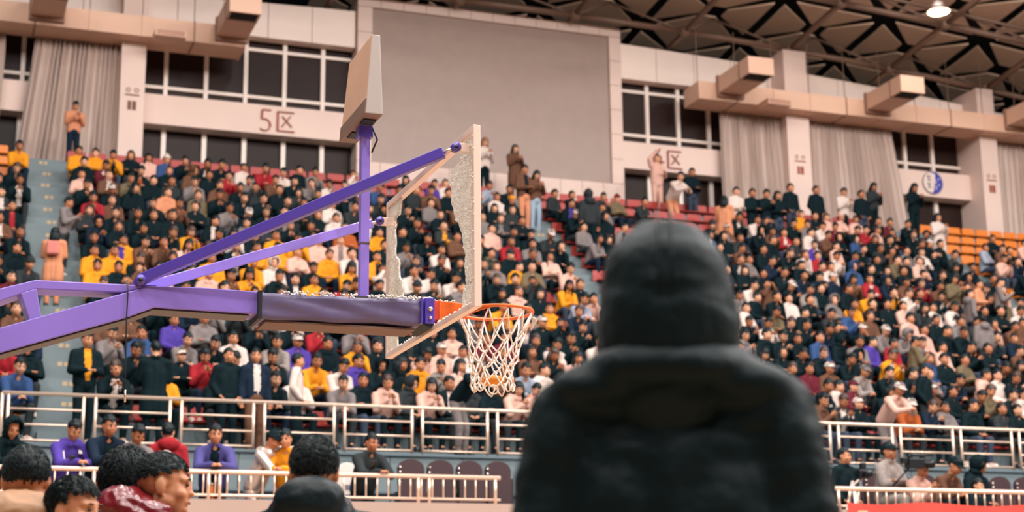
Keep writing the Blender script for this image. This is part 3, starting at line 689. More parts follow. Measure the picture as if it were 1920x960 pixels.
def build_person(J, vox=.0175, hi=False, bres=.45, coat=1.0, collar='plain', long_coat=False, extra=()):
    """J: dict of joints in the person's own frame (facing -Y). Returns meshes body, jacket, trousers, shoe L/R and the head matrix"""
    V = {k: Vector(v) for k, v in J.items() if k not in ('hp', 'hy')}
    T = Matrix.Translation(V['head']) @ Euler((J.get('hp', 0), 0, J.get('hy', 0))).to_matrix().to_4x4()
    P, N = V['pel'], V['neck']; ax = (N - P).normalized(); X = Vector((1, 0, 0))
    b = MB(); fing = MB(); head_shapes(b, T)
    b.cap(N, T @ Vector((0, .018, -.06)), .062, .054)
    b.cap(P, P + ax * .2, .085, .085); b.cap(P + ax * .2, N - ax * .08, .085, .075); b.cap(V['sl'] * .95 + N * .05, V['sr'] * .95 + N * .05, .06, .06)
    for s in 'lr':
        b.cap(V['s' + s], V['e' + s], .045, .038); b.cap(V['e' + s], V['w' + s], .038, .026)
        b.cap(V['h' + s], V['k' + s], .07, .052); b.cap(V['k' + s], V['a' + s], .05, .036); b.cap(V['a' + s], V['a' + s] + Vector((0, -.12, -.03)), .035, .03)
        hand(b, fing, V['w' + s], V['f' + s], 1 if s == 'r' else -1, J.get('curl', .6) if False else .6)
    body = evaluated(b, vox * (bres if hi else .85), 2, 1.0 if hi else .30, .4)
    fm = MB(); face_marks(fm, T); fm.v, fm.f, fm.m = fm.v, fm.f, fm.m
    o = len(fm.v); fm.v += fing.v; fm.f += [tuple(i + o for i in f) for f in fing.f]; fm.m += fing.m
    body = append_mb(body, fm)
    for m_ in (SKIN[0], M_EYE, M_LIP): body.materials.append(m_)
    j = MB(); c = coat
    for s in (-1, 1):
        j.cap(P + X * s * .075 + ax * .02, P + X * s * .085 + ax * .30, .115 * c, .112 * c); j.cap(P + X * s * .08 + ax * .22, N + X * s * .085 - ax * .10, .115 * c, .085 * c)
        sl = V['sr'] if s > 0 else V['sl']
        j.cap(N + X * s * .05 - ax * .01, sl, .058 * c, .078 * c)
    j.cap(V['sl'], V['sr'], .075 * c, .075 * c); j.cap(P, N - ax * .12, .118 * c, .108 * c)
    for s in 'lr': j.cap(V['s' + s], V['e' + s], .078 * c, .066 * c); j.cap(V['e' + s], V['w' + s], .066 * c, .046 * c)
    if collar in ('plain', 'hood'):
        for i in range(8):
            a = i * math.pi / 4 + .4; j.ell(N + Vector((.072 * math.cos(a), .066 * math.sin(a) + .008, .03)), (.028 * c, .028 * c, .034 * c), None, 8, 6)
    if collar == 'hood':
        j.ell(N + Vector((0, .10, .0)), (.135 * c, .075 * c, .095 * c), None, 12, 8); j.cap(N + Vector((-.1, .03, .03)), N + Vector((-.04, -.06, -.02)), .045 * c, .035 * c); j.cap(N + Vector((.1, .03, .03)), N + Vector((.04, -.06, -.02)), .045 * c, .035 * c)
    for c0, r0 in extra: j.ell(N + Vector(c0), r0, None, 16, 12)
    if long_coat:
        for s in 'lr': j.cap(V['h' + s], V['h' + s] * .35 + V['k' + s] * .65, .13 * c, .135 * c)
        j.cap((V['hl'] + V['hr']) / 2, ((V['kl'] + V['kr']) / 2) * .6 + ((V['hl'] + V['hr']) / 2) * .4, .13, .13)
    jac = evaluated(j, vox * (.6 if hi else 1.0), 3 if not hi else 4, 1.0 if hi else .4)
    fr = ax.cross(X); fr = fr if fr.y < 0 else -fr
    for p in jac.polygons:
        q = p.center - P; h_ = q.dot(ax)
        if abs(q.x) < .055 and .08 < h_ < (N - P).length + .02 and p.normal.dot(fr) > .45: p.material_index = 1
    for _ in range(2): jac.materials.append(CM['k'])
    t = MB()
    t.ell(P + Vector((0, -.01, -.01)), (.165, .12, .12), None, 14, 8)
    for s in 'lr': t.cap(V['h' + s], V['k' + s], .092, .072); t.cap(V['k' + s], V['a' + s] + Vector((0, 0, .03)), .070, .055)
    tro = evaluated(t, vox * 1.15, 2, .5); tro.materials.append(CM['k'])
    shoes = []
    for s in 'lr':
        h_ = MB(); a = V['a' + s]; h_.cap(a + Vector((0, .03, -.035)), a + Vector((0, -.15, -.045)), .046, .042); h_.cap(a + Vector((0, .02, .0)), a + Vector((0, -.02, -.02)), .05, .05)
        h_.box(a.x - .044, a.x + .044, a.y - .19, a.y + .075, a.z - .085, a.z - .062)
        m_ = evaluated(h_, .016, 1, .4); m_.materials.append(M_SHOE[0]); shoes.append(m_)
    return dict(body=body, jacket=jac, trousers=tro, shoes=shoes, head=T, neck=N.copy())

def sit(lean=.15, arms='lap', hp=0, hy=0, spread=.03, side=0, slump=0):
    d = Vector((0, -math.sin(lean), math.cos(lean))); P = Vector((0, -.02, .11)); N = P + d * (.50 - slump) + Vector((side, 0, 0))
    hd = N + Vector((side * .3, -math.sin(lean * .6 + hp * .5) * .15 - .015, .155))
    S = P + d * (.43 - slump) + Vector((side, 0, 0)); J = dict(pel=P, neck=N, head=hd, hp=hp, hy=hy)
    for s, g in (('l', -1), ('r', 1)):
        J['s' + s] = S + Vector((g * .175, 0, 0)); J['h' + s] = (g * .09, -.04, .09); J['k' + s] = (g * (.11 + spread), -.43, .10); J['a' + s] = (g * (.10 + spread * .6), -.39, -.335)
    def A(el, w, f):
        for s, g in (('l', -1), ('r', 1)):
            J['e' + s] = (g * el[0], el[1], el[2]); J['w' + s] = (g * w[0], w[1], w[2]); J['f' + s] = (g * f[0], f[1], f[2])
    y = S.y
    if arms == 'lap': A((.225, y - .06, S.z - .26), (.09, y - .24, .21), (-.02, y - .30, .19))
    elif arms == 'knees': A((.17, -.36, .20), (.06, -.47, .25), (-.05, -.52, .22))
    elif arms == 'phone': A((.20, y - .10, S.z - .25), (.06, y - .25, S.z - .09), (.01, y - .28, S.z - .0))
    elif arms == 'crossed': A((.23, y - .10, S.z - .23), (-.03, y - .20, S.z - .19), (-.13, y - .17, S.z - .17))
    elif arms == 'chin':
        A((.18, -.32, .22), (.08, -.43, .24), (-.02, -.48, .2)); J['er'] = (.14, -.33, .22); J['wr'] = tuple(hd + Vector((.045, -.10, -.19))); J['fr'] = tuple(hd + Vector((.03, -.08, -.10)))
    elif arms == 'up': A((.22, y - .16, S.z - .06), (.09, y - .18, S.z + .14), (.05, y - .17, S.z + .25))
    return J
def stand(lean=0.0, arms='side', hp=0, hy=0, step=0):
    P = Vector((0, 0, .95)); d = Vector((0, -math.sin(lean), math.cos(lean))); N = P + d * .52; S = P + d * .46
    if lean > .3: P = P + Vector((0, .10, 0)); N = N + Vector((0, .10, 0)); S = S + Vector((0, .10, 0))
    hd = N + Vector((0, -.02 - math.sin(lean * .5 + hp * .5) * .13, .165)); J = dict(pel=P, neck=N, head=hd, hp=hp, hy=hy)
    for s, g in (('l', -1), ('r', 1)):
        J['s' + s] = S + Vector((g * .185, 0, 0)); J['h' + s] = P + Vector((g * .09, 0, -.05)); J['k' + s] = Vector((g * .10, -.01 + g * step * .5, .50)); J['a' + s] = Vector((g * .10, .02 + g * step, .085))
    def A(el, w, f):
        for s, g in (('l', -1), ('r', 1)):
            J['e' + s] = S + Vector((g * el[0], el[1], el[2])); J['w' + s] = S + Vector((g * w[0], w[1], w[2])); J['f' + s] = S + Vector((g * f[0], f[1], f[2]))
    if arms == 'side': A((.235, .02, -.28), (.245, -.05, -.52), (.24, -.07, -.62))
    elif arms == 'front': A((.24, -.02, -.27), (.08, -.22, -.28), (-.02, -.27, -.27))
    elif arms == 'phone': A((.22, -.06, -.26), (.06, -.27, -.12), (.01, -.30, -.03))
    elif arms == 'pocket': A((.26, .03, -.26), (.20, -.10, -.44), (.14, -.12, -.48))
    elif arms == 'rail': A((.22, -.22, -.23), (.06, -.38, -.20), (-.03, -.44, -.20))
    elif arms == 'camera': A((.22, -.16, -.16), (.07, -.26, .06), (.03, -.30, .12))
    elif arms == 'overhead':
        A((.22, -.06, -.26), (.10, -.24, -.20), (.02, -.28, -.18)); J['el'] = S + Vector((-.28, -.05, .16)); J['wl'] = S + Vector((-.10, -.06, .36)); J['fl'] = S + Vector((-.05, -.06, .46))
    return J
POSES = {
    's1': build_person(sit(.10, 'lap', .10, .15)), 's2': build_person(sit(.55, 'knees', .30, -.1, .06)), 's3': build_person(sit(.28, 'phone', .50, 0)),
    's4': build_person(sit(.12, 'crossed', .05, -.35), collar='hood'), 's5': build_person(sit(.45, 'chin', .10, .3, .05)), 's6': build_person(sit(.20, 'lap', .25, .55, side=.03), collar='hood'),
    's7': build_person(sit(.05, 'up', .0, -.15)), 's8': build_person(sit(.70, 'knees', .55, .05, .08, slump=.02)), 's9': build_person(sit(.15, 'crossed', -.05, .1)), 's10': build_person(sit(.35, 'phone', .35, -.5), collar='hood'),
    't1': build_person(stand(.02, 'front', .15, .1)), 't2': build_person(stand(0, 'side', 0, -.3, .04), collar='hood'), 't3': build_person(stand(.08, 'phone', .45, 0)), 't4': build_person(stand(.02, 'pocket', 0, .3)),
    't5': build_person(stand(.42, 'rail', .15, .1)), 't6': build_person(stand(.42, 'rail', .55, 0), collar='hood'), 't7': build_person(stand(.05, 'overhead', -.05, 0)),
    't8': build_person(stand(0, 'phone', .1, .1), long_coat=True), 't9': build_person(stand(.75, 'rail', .4, 0)), 't10': build_person(stand(.05, 'camera', .0, .2)),
}
# hair and headwear, in the head's own frame
def shell(rx, ry, rz, keep, seed=0, rough=.004, cz=.03, cyy=.014, nu=26, nv=16):
    m_ = MB(); vs_, idx = [], {}
    for jv in range(nv + 1):
        t = math.pi * jv / nv
        for i in range(nu):
            a = 2 * math.pi * i / nu; d = Vector((math.sin(t) * math.cos(a), math.sin(t) * math.sin(a), math.cos(t)))
            n_ = noise.noise(d * 6 + Vector((seed, 0, 0))) * rough; idx[(i, jv)] = len(vs_)
            vs_.append(Vector((rx * d.x, ry * d.y + cyy, rz * d.z + cz)) + d * n_)
    fs = []
    for jv in range(nv):
        for i in range(nu):
            t = math.pi * (jv + .5) / nv; a = 2 * math.pi * (i + .5) / nu; d = Vector((math.sin(t) * math.cos(a), math.sin(t) * math.sin(a), math.cos(t)))
            if keep(d): fs.append((idx[(i, jv)], idx[(i, jv + 1)], idx[((i + 1) % nu, jv + 1)], idx[((i + 1) % nu, jv)]))
    used = sorted({i for f in fs for i in f}); mp = {u: k for k, u in enumerate(used)}
    m_.add([vs_[u] for u in used], [tuple(mp[i] for i in f) for f in fs]); return m_
def hair_short(seed=0):
    return shell(.084, .109, .110, lambda d: d.z > ((.26 + .16 * math.sin(d.x * 7 + seed)) if d.y < -.30 else (.04 if d.y < .02 else (-.18 if d.y < .3 else -.62))), seed, .022, nu=32, nv=22)
def hair_long(seed=0):
    m_ = shell(.092, .114, .106, lambda d: d.z > (.24 if d.y < -.45 else (-.35 if d.y < .0 else -.8)), seed, .008)
    for k in range(15):
        a = -.25 + (math.pi + .5) * k / 14; x, y = .086 * math.cos(a), .10 * math.sin(a) + .014
        m_.tube([(x * .9, y * .9, .05), (x * 1.05, y * 1.05, -.05), (x * 1.12, y * 1.1, -.15), (x * .98, y * .95 - .01, -.24 - .03 * math.sin(k * 2.3))], [.018, .024, .024, .008], 6)
    return m_
def hat_cap():
    m_ = shell(.092, .112, .104, lambda d: d.z > .02, 1, .0)
    for k in range(9):
        a = math.pi + .35 + (math.pi - .7) * k / 8
    pts = [(.085 * math.cos(math.pi + .3 + (math.pi - .6) * k / 10), .10 * math.sin(math.pi + .3 + (math.pi - .6) * k / 10) + .01) for k in range(11)]
    top = [(p[0], p[1], .045) for p in pts] + [(p[0] * .92, p[1] - .075 * (1 - (p[0] / .09) ** 2 * .6), .028) for p in pts]
    m_.add(top, [(k, k + 1, 12 + k, 11 + k) for k in range(10)]); m_.add([(p[0], p[1], p[2] - .006) for p in top], [(11 + k, 12 + k, k + 1, k) for k in range(10)]); return m_
def hat_beanie():
    m_ = shell(.093, .113, .118, lambda d: d.z > .0, 2, .004)
    m_.tube([(.091 * math.cos(a), .111 * math.sin(a) + .014, .045) for a in [i * math.pi / 10 for i in range(20)]], .018, 6, closed=True); m_.ell((0, .02, .155), (.022, .022, .022), None, 8, 6); return m_
def hood_up():
    m_ = shell(.112, .130, .130, lambda d: not (d.y < -.55 and d.z < .62), 3, .010)
    for k in range(12):
        a = math.pi * k / 11 * 1.3 - .5; m_.ell((.100 * math.cos(a), -.075, .03 + .115 * math.sin(a)), (.020, .024, .022), None, 6, 5)
    m_.ell((0, .03, -.10), (.105, .10, .07), None, 12, 6); return m_
HAIR = {}
for k_, fn in (('short', lambda: hair_short(0)), ('short2', lambda: hair_short(5)), ('long', lambda: hair_long(1)), ('long2', lambda: hair_long(9))):
    HAIR[k_] = fn().mesh('hair', (HAIRC['black'],), True)
HATS = {'cap': hat_cap().mesh('cap', (CM['w'],), True), 'beanie': hat_beanie().mesh('beanie', (CM['c'],), True), 'hood': hood_up().mesh('hood', (CM['k'],), True)}

def person(label, pose, loc, rz, jk, inner=None, tr=None, hair='short', hat=None, hatc=None, scale=1.0, group=None, shoes=True, skin=None, hcol='black', rnd=random):
    D = POSES[pose] if isinstance(pose, str) else pose
    body = link_mesh('person', D['body'], None, loc, [skin or rnd.choice(SKIN), M_EYE, M_LIP]); body.rotation_euler = (0, 0, rz); body.scale = (scale,) * 3
    tag(body, label, 'person', group)
    link_mesh('jacket', D['jacket'], body, None, [jk if not isinstance(jk, str) else CM[jk], (inner if not isinstance(inner, str) else CM[inner]) if inner else (jk if not isinstance(jk, str) else CM[jk])])
    link_mesh('trousers', D['trousers'], body, None, [tr or rnd.choice(TROU)])
    if hair:
        h = link_mesh('hair', HAIR[hair], body, None, [HAIRC[hcol]]); h.matrix_local = D['head']
    if hat:
        h = link_mesh(hat, HATS[hat], body, None, [CM[hatc] if hatc else CM['k']]); h.matrix_local = D['head']
    if shoes:
        sm = rnd.choice(M_SHOE)
        for q in D['shoes']: link_mesh('shoe', q, body, None, [sm])
    return body

# ------------------------------------------------------------------ the seated crowd
# head place in the photograph -> nearest seat row; letters: jacket colour, then hair / headwear
SEEN = """195,638,g 244,611,b 248,650,k 325,594,v 337,624,g 339,658,k,capw 380,606,g 438,630,w 482,627,k 513,630,s 211,684,k,,w 249,682,o 306,682,m,beanie 355,688,r 404,686,k 405,715,k 462,712,k 505,723,k 507,696,k 394,650,k
558,640,v,capw 610,635,k 665,637,g 665,669,m 582,673,m 554,698,w,beanie 602,700,w 633,677,v 636,698,k,hood 679,710,k 727,698,k,long 692,733,p 747,740,c,hood 766,744,p,long 750,675,m 766,698,s 788,681,p,long 781,646,p,long 808,644,k,long 808,704,k,,w 829,677,p,capw 848,623,p 852,656,w 827,742,c,long 858,708,k 872,722,k,capg 875,698,b
1032,575,m 1077,555,l,,u 1105,560,p 1030,632,w 996,635,k 995,662,b,long 1015,660,k,long 965,690,l 982,707,w 915,745,p,long 967,745,p 950,720,k 1087,607,k 1055,607,k 1069,637,k 928,592,m 905,700,m
804,335,v 835,338,w 775,367,c 807,379,g 825,399,k 831,417,c,,m 777,422,k 855,446,b 749,440,k 793,452,k 817,475,w 777,490,k 768,507,w 857,545,g 953,452,r,,c 992,463,g 931,495,g 966,495,m 995,501,o 931,379,w 960,382,k,beaniem 943,363,k 925,350,l 922,428,p 917,440,b 978,414,k 966,548,p 934,545,k,long 911,352,p
456,300,w 493,308,r 523,311,w 557,315,k 585,318,g 447,362,k 478,350,c 506,347,b 542,350,k 582,356,g 523,367,k 488,370,k 606,341,w 631,343,n 663,338,w 459,392,k,capw 459,414,g 498,397,k 595,400,k 621,388,w 637,400,c 544,423,k 577,426,k 606,417,w 647,429,d 705,350,u 465,490,m 520,481,m 555,475,p 579,493,k 615,481,m 650,472,w 654,496,m,long 707,481,m,,k 513,510,w,hood 465,513,m,long 443,531,b 551,522,k,,w 589,525,m 631,522,r 665,534,k 707,531,k 519,540,k 605,545,k 643,547,k
138,294,m 154,285,m 185,287,m,,k 154,321,p 192,315,R,,w 228,302,k,long 261,302,p,long 285,288,u,beaniew 255,285,k,,d 310,312,k 330,312,k,,w 361,296,k 391,299,k 421,300,r 422,318,g 407,342,b 175,372,r 158,364,k 201,369,b 216,394,k 239,394,k 310,375,t 280,405,k 319,407,k 365,402,k 398,413,k,,w 431,407,g 174,442,k 228,453,m,,v 249,452,b 175,470,m 204,470,m 174,494,m 181,518,k 253,475,k 300,470,b 334,459,p,long 373,456,k 230,499,b,hood 263,499,p 356,383,b 397,490,m 388,516,p 356,530,k 429,505,m 345,518,p 412,524,m
1414,432,k,hood 1438,428,b 1443,447,k 1470,447,r,,w 1461,468,k 1431,482,k 1404,489,g 1500,478,w 1497,497,k 1535,432,w 1518,452,v 1505,451,c 1535,476,r 1520,499,k 1550,497,w 1553,478,w 1568,474,p 1563,437,R 1590,437,k,,w 1617,441,r 1640,441,p 1598,480,k 1642,480,c 1632,537,r,,w 1441,530,b 1475,532,k,capw 1413,551,k 1398,576,w 1442,580,o 1539,539,k 1505,553,s 1503,584,k 1563,564,g,hood 1585,549,k 1592,562,m 1608,547,m 1634,570,k 1394,595,k 1476,607,k 1502,607,k 1632,597,b
1659,426,R 1696,430,k 1644,482,k 1673,466,b 1667,489,o 1700,484,g 1712,455,k 1740,465,k,capw 1755,470,k 1730,484,w,,k 1752,487,k 1777,493,k,long 1786,516,R,long 1693,518,k 1723,549,k 1667,543,k,,m 1698,553,w 1665,568,k 1687,570,p 1759,570,k,,w 1812,547,R 1811,462,l 1834,460,b 1863,462,k 1840,480,p 1886,474,k 1876,497,n 1900,487,k 1913,466,p 1909,503,k 1909,566,w 1702,599,p
1464,627,k 1497,631,k 1437,612,w 1432,646,k 1465,664,k,long 1466,683,k 1519,690,R 1569,646,k,hood 1597,635,g 1626,645,v 1669,644,r 1663,664,m,,w 1557,685,b,capw 1601,690,s,capg 1645,696,k 1530,712,k,,w 1566,710,w 1529,746,b 1575,750,c,,w 1566,773,R,capR 1597,773,k,capw 1645,721,k,long 1675,725,k,long
1736,666,u 1770,627,k 1733,620,p 1795,625,k 1807,685,o 1852,648,k 1904,653,b 1903,627,n 1868,680,k 1897,686,k,long 1841,698,p 1867,714,w 1883,710,k 1914,712,p 1768,657,p 1811,660,k 1772,682,k 1747,726,b,capw 1786,726,k 1676,726,k 1773,760,g 1793,751,k 1830,735,o 1871,737,k 1907,747,w 1909,772,k 1818,790,k 1693,781,d,capw 1889,799,c 1845,795,l
1034,374,c 1071,372,k 1068,395,k,,v 1042,329,u 1123,343,c 1157,341,o,capr 1129,404,k,long 1130,385,g 1098,441,g,long 1128,447,k,long 1031,495,p,long 1065,504,p 1056,531,m,long 1071,547,k
1552,382,p 1606,393,p 1636,386,k 1549,397,k 1561,414,p,beaniep 1510,412,m 1533,414,g 1482,416,k 1659,408,k 1558,367,p
32,283,m 28,312,k 20,385,k,,r 24,430,k 24,455,k 20,520,R 30,575,b 20,700,u 53,690,k,hood 10,665,r 42,665,R"""
K0, K1 = -2, 13
BLOCKS = [(-1.2, 1.62, 'left of the left stairway'), (2.86, 13.02, 'right of the left stairway'), (14.08, 24.48, 'right of the middle stairway'), (25.75, 33, 'right of the right stairway')]
def row_scale(k): return 1.03 - .009 * (k + 2)
def seat_xy(k): return tread_y(k + 1) + .05, tread_z(k + 1) + .04
def head_pt(k, X): y, z = seat_xy(k); return Vector((X, y - .14, z + .69 * row_scale(k)))
def row_x(k, px, py):
    """X on row k whose head falls on that picture column"""
    X = 10.0
    for _ in range(12):
        a = proj(head_pt(k, X))[0]; b = proj(head_pt(k, X + .1))[0]; X += (px - a) / (b - a) * .1
    return X, proj(head_pt(k, X))[1]
rows = {k: [] for k in range(K0, K1 + 1)}
def block_of(X):
    for i, b in enumerate(BLOCKS):
        if b[0] - .01 <= X <= b[1] + .01: return i
    return None
def try_place(k, X, rec, gap):
    if k < K0 or k > K1: return False
    if block_of(X) is None:
        X = min((e for b in BLOCKS for e in b[:2]), key=lambda e: abs(e - X))
    for _ in range(3):
        near = [p for p in rows[k] if abs(p['X'] - X) < gap]
        if not near: break
        X += (1 if X >= near[0]['X'] else -1) * (gap - abs(near[0]['X'] - X) + .005)
    else: return False
    if block_of(X) is None: return False
    rows[k].append(dict(rec, X=X, k=k)); return True
rs = random.Random(21)
for tok in SEEN.split():
    f = tok.split(','); px, py, col = float(f[0]), float(f[1]), f[2]; hd = f[3] if len(f) > 3 else ''; inn = f[4] if len(f) > 4 else None
    c = sorted(range(K0, K1 + 1), key=lambda k: abs(row_x(k, px, py)[1] - py))
    rec = dict(j=col, inner=inn, head=hd)
    for k in c[:2]:
        if try_place(k, row_x(k, px, py)[0], rec, .38): break
W_DARK = 'kkkkkkkkkkkkkkkkkcccnnbbogw'; W_MIX = 'kkkkkkkkkkkkcccnnbbogggwwpprRu'; W_MUST = 'kkkkkkkmmmmmcbgwp'
for k in range(K0, K1 + 1):
    for bi, (b0, b1, _) in enumerate(BLOCKS):
        X = b0 + rs.uniform(0, .1)
        while X < b1:
            px, py, _ = proj(head_pt(k, X)); occ = .98
            if bi == 2 and k >= 8 and 1080 < px < 1320: occ = .38
            if bi == 2 and k >= 12: occ = .3 if px < 1480 else .8
            if bi == 3 and k >= 11: occ = 0
            if bi == 3 and k == 10: occ = .3
            if bi == 1 and k >= 13 and px > 420: occ = .75
            if bi == 0: occ = .75 if k > 9 else .9
            if -70 < px < 1990 and rs.random() < occ:
                pal = W_MUST if (130 < px < 740 and 430 < py < 550) else (W_MIX if bi >= 2 or py > 560 else W_DARK)
                r_ = rs.random(); hd = 'long' if r_ < .17 else ('capw' if r_ < .20 else ('hood' if r_ < .24 else ('beanie' if r_ < .26 else '')))
                try_place(k, X, dict(j=rs.choice(pal), inner=rs.choice('kwcg') if rs.random() < .25 else None, head=hd), .40) if not any(abs(p['X'] - X) < .36 for p in rows[k]) else None
            X += .455 + rs.uniform(-.02, .03)
allp = []
for k in rows:
    rows[k].sort(key=lambda p: p['X'])
    for bi, (b0, b1, words) in enumerate(BLOCKS):
        L = [p for p in rows[k] if block_of(p['X']) == bi]
        if bi == 0: L = L[::-1]
        for n, p in enumerate(L): p['n'] = n; p['words'] = words; p['bi'] = bi; allp.append(p)
SIT = ['s1', 's2', 's3', 's4', 's5', 's6', 's7', 's8', 's9', 's10']; SW = [5, 5, 5, 4, 2, 4, 1, 3, 4, 4]
for p in allp:
    p['px'], p['py'], p['d'] = proj(head_pt(p['k'], p['X']))
    p['pose'] = rs.choices(SIT, SW)[0]; p['rz'] = rs.uniform(-.22, .22) + (.15 if p['bi'] < 2 else .28); p['sc'] = row_scale(p['k']) * rs.uniform(.95, 1.05)
    p['tr'] = rs.randrange(5); p['skin'] = rs.randrange(3); p['hs'] = rs.random()
    hm = ((1150 < p['px'] < 1390) and p['py'] > 410) or (p['py'] > 660 and 1000 < p['px'] < 1500) or (p['py'] > 760 and 950 < p['px'] < 1545)
    p['vis'] = (not hm) and -15 < p['px'] < 1935
near = sorted([p for p in allp if p['vis']], key=lambda p: p['d'])[:255]
nearset = set(id(p) for p in near)
HATCOL = {'w': 'white', 'g': 'grey', 'R': 'maroon', 'r': 'red', 'm': 'mustard', 'p': 'pink'}
HATMAT = {'w': 'w', 'g': 'g', 'R': 'R', 'r': 'r', 'm': 'm', 'p': 'p', 'c': 'c'}
def headwear(p):
    h = p['head']
    if h.startswith('cap'): return None if False else 'short', 'cap', h[3:] or 'k', ' and %s cap' % HATCOL.get(h[3:], 'black')
    if h.startswith('beanie'): return 'short', 'beanie', h[6:] or 'c', ' and knit hat'
    if h == 'hood': return None, 'hood', p['j'], ' with hood up'
    if h == 'long': return ('long' if p['hs'] < .5 else 'long2'), None, None, ' with long hair'
    return ('short' if p['hs'] < .5 else 'short2'), None, None, ''
for p in near:
    hair, hat, hc, words = headwear(p); y, z = seat_xy(p['k'])
    lab = 'person in %s jacket%s, %s row, %s %s' % (CLOTH[p['j']][0], words, ORD[p['k'] + 2], ORD[p['n']], p['words'])
    person(lab, p['pose'], (p['X'], y, z), p['rz'], p['j'], p['inner'], TROU[p['tr']], hair, hat, hc, p['sc'], 'seated spectators in the grandstand', shoes=p['k'] <= -1, skin=SKIN[p['skin']], hcol='brown' if p['hs'] > .86 else 'black')
# everybody farther away: one mass of real figures
def low(me, ratio):
    o = bpy.data.objects.new('tmp', me); C.objects.link(o); d = o.modifiers.new('d', 'DECIMATE'); d.ratio = ratio
    t = o.modifiers.new('t', 'TRIANGULATE'); dg = bpy.context.evaluated_depsgraph_get(); dg.update()
    m = bpy.data.meshes.new_from_object(o.evaluated_get(dg), depsgraph=dg); bpy.data.objects.remove(o)
    co = np.empty(len(m.vertices) * 3, np.float32); m.vertices.foreach_get('co', co); ti = np.empty(len(m.polygons) * 3, np.int32); m.polygons.foreach_get('vertices', ti)
    mi = np.empty(len(m.polygons), np.int32); m.polygons.foreach_get('material_index', mi); bpy.data.meshes.remove(m)
    return co.reshape(-1, 3), ti.reshape(-1, 3), mi
LOW = {}
for k_ in SIT:
    D = POSES[k_]; LOW[k_] = (low(D['body'], .16), low(D['jacket'], .2), low(D['trousers'], .14))
LOWH = {k_: low(m_, .4) for k_, m_ in list(HAIR.items()) + list(HATS.items())}
slots = []; slot_ix = {}
def slot(m):
    if m.name not in slot_ix: slot_ix[m.name] = len(slots); slots.append(m)
    return slot_ix[m.name]
VV, FF, MM = [], [], []; base = 0
def emit(arr, Mx, mats_):
    global base
    co, ti, mi = arr; A = np.array(Mx, np.float32); VV.append(co @ A[:3, :3].T + A[:3, 3]); FF.append(ti + base); base += len(co)
    MM.append(np.array([slot(m) for m in mats_], np.int32)[np.minimum(mi, len(mats_) - 1)])
for p in allp:
    if id(p) in nearset: continue
    y, z = seat_xy(p['k']); Mx = Matrix.Translation((p['X'], y, z)) @ Matrix.Rotation(p['rz'], 4, 'Z') @ Matrix.Scale(p['sc'], 4)
    L = LOW[p['pose']]; hair, hat, hc, _w = headwear(p)
    emit(L[0], Mx, [SKIN[p['skin']], M_EYE, M_LIP]); emit(L[1], Mx, [CM[p['j']], CM[p['inner'] or p['j']]]); emit(L[2], Mx, [TROU[p['tr']]])
    H = Mx @ POSES[p['pose']]['head']
    if hair: emit(LOWH[hair], H, [HAIRC['brown' if p['hs'] > .86 else 'black']])
    if hat: emit(LOWH[hat], H, [CM[hc]])
if VV:
    v = np.concatenate(VV); f = np.concatenate(FF); mi = np.concatenate(MM); me = bpy.data.meshes.new('crowd')
    me.vertices.add(len(v)); me.vertices.foreach_set('co', v.ravel()); me.loops.add(f.size); me.loops.foreach_set('vertex_index', f.ravel())
    me.polygons.add(len(f)); me.polygons.foreach_set('loop_start', np.arange(0, f.size, 3, dtype=np.int32)); me.polygons.foreach_set('loop_total', np.full(len(f), 3, np.int32))
    for m in slots: me.materials.append(m)
    me.polygons.foreach_set('material_index', mi); me.polygons.foreach_set('use_smooth', np.ones(len(f), bool)); me.update(calc_edges=True)
    cr_o = bpy.data.objects.new('crowd', me); C.objects.link(cr_o); tag(cr_o, 'dense mass of distant seated spectators filling the upper rows', 'crowd', kind='stuff')
    print('crowd', len(allp), 'near', len(near), 'tris', len(f))

# ---- seats
def seat_mesh(m):
    s = MB(); s.prism_x([(-.20, -.01), (.14, -.02), (.16, .01), (.14, .02), (-.18, .025), (-.21, .01)], -.205, .205)
    s.add([(-.205, .13, .02), (.205, .13, .02), (.205, .16, .02), (-.205, .16, .02), (-.20, .16, .26), (.20, .16, .26), (.20, .185, .26), (-.20, .185, .26), (-.18, .163, .285), (.18, .163, .285), (.18, .188, .285), (-.18, .188, .285)],
          [(0, 1, 5, 4), (2, 3, 7, 6), (1, 2, 6, 5), (3, 0, 4, 7), (4, 5, 9, 8), (6, 7, 11, 10), (5, 6, 10, 9), (7, 4, 8, 11), (8, 9, 10, 11)])
    s.box(-.17, -.14, -.02, .12, -.16, -.01, 1).box(.14, .17, -.02, .12, -.16, -.01, 1); return s.mesh('stadium_seat', (m, M_SEATLEG))
SEATM = {'red': seat_mesh(M_RED), 'orange': seat_mesh(M_ORANGE)}
seat_v, seat_f, seat_m = [], [], []; n_seat = 0
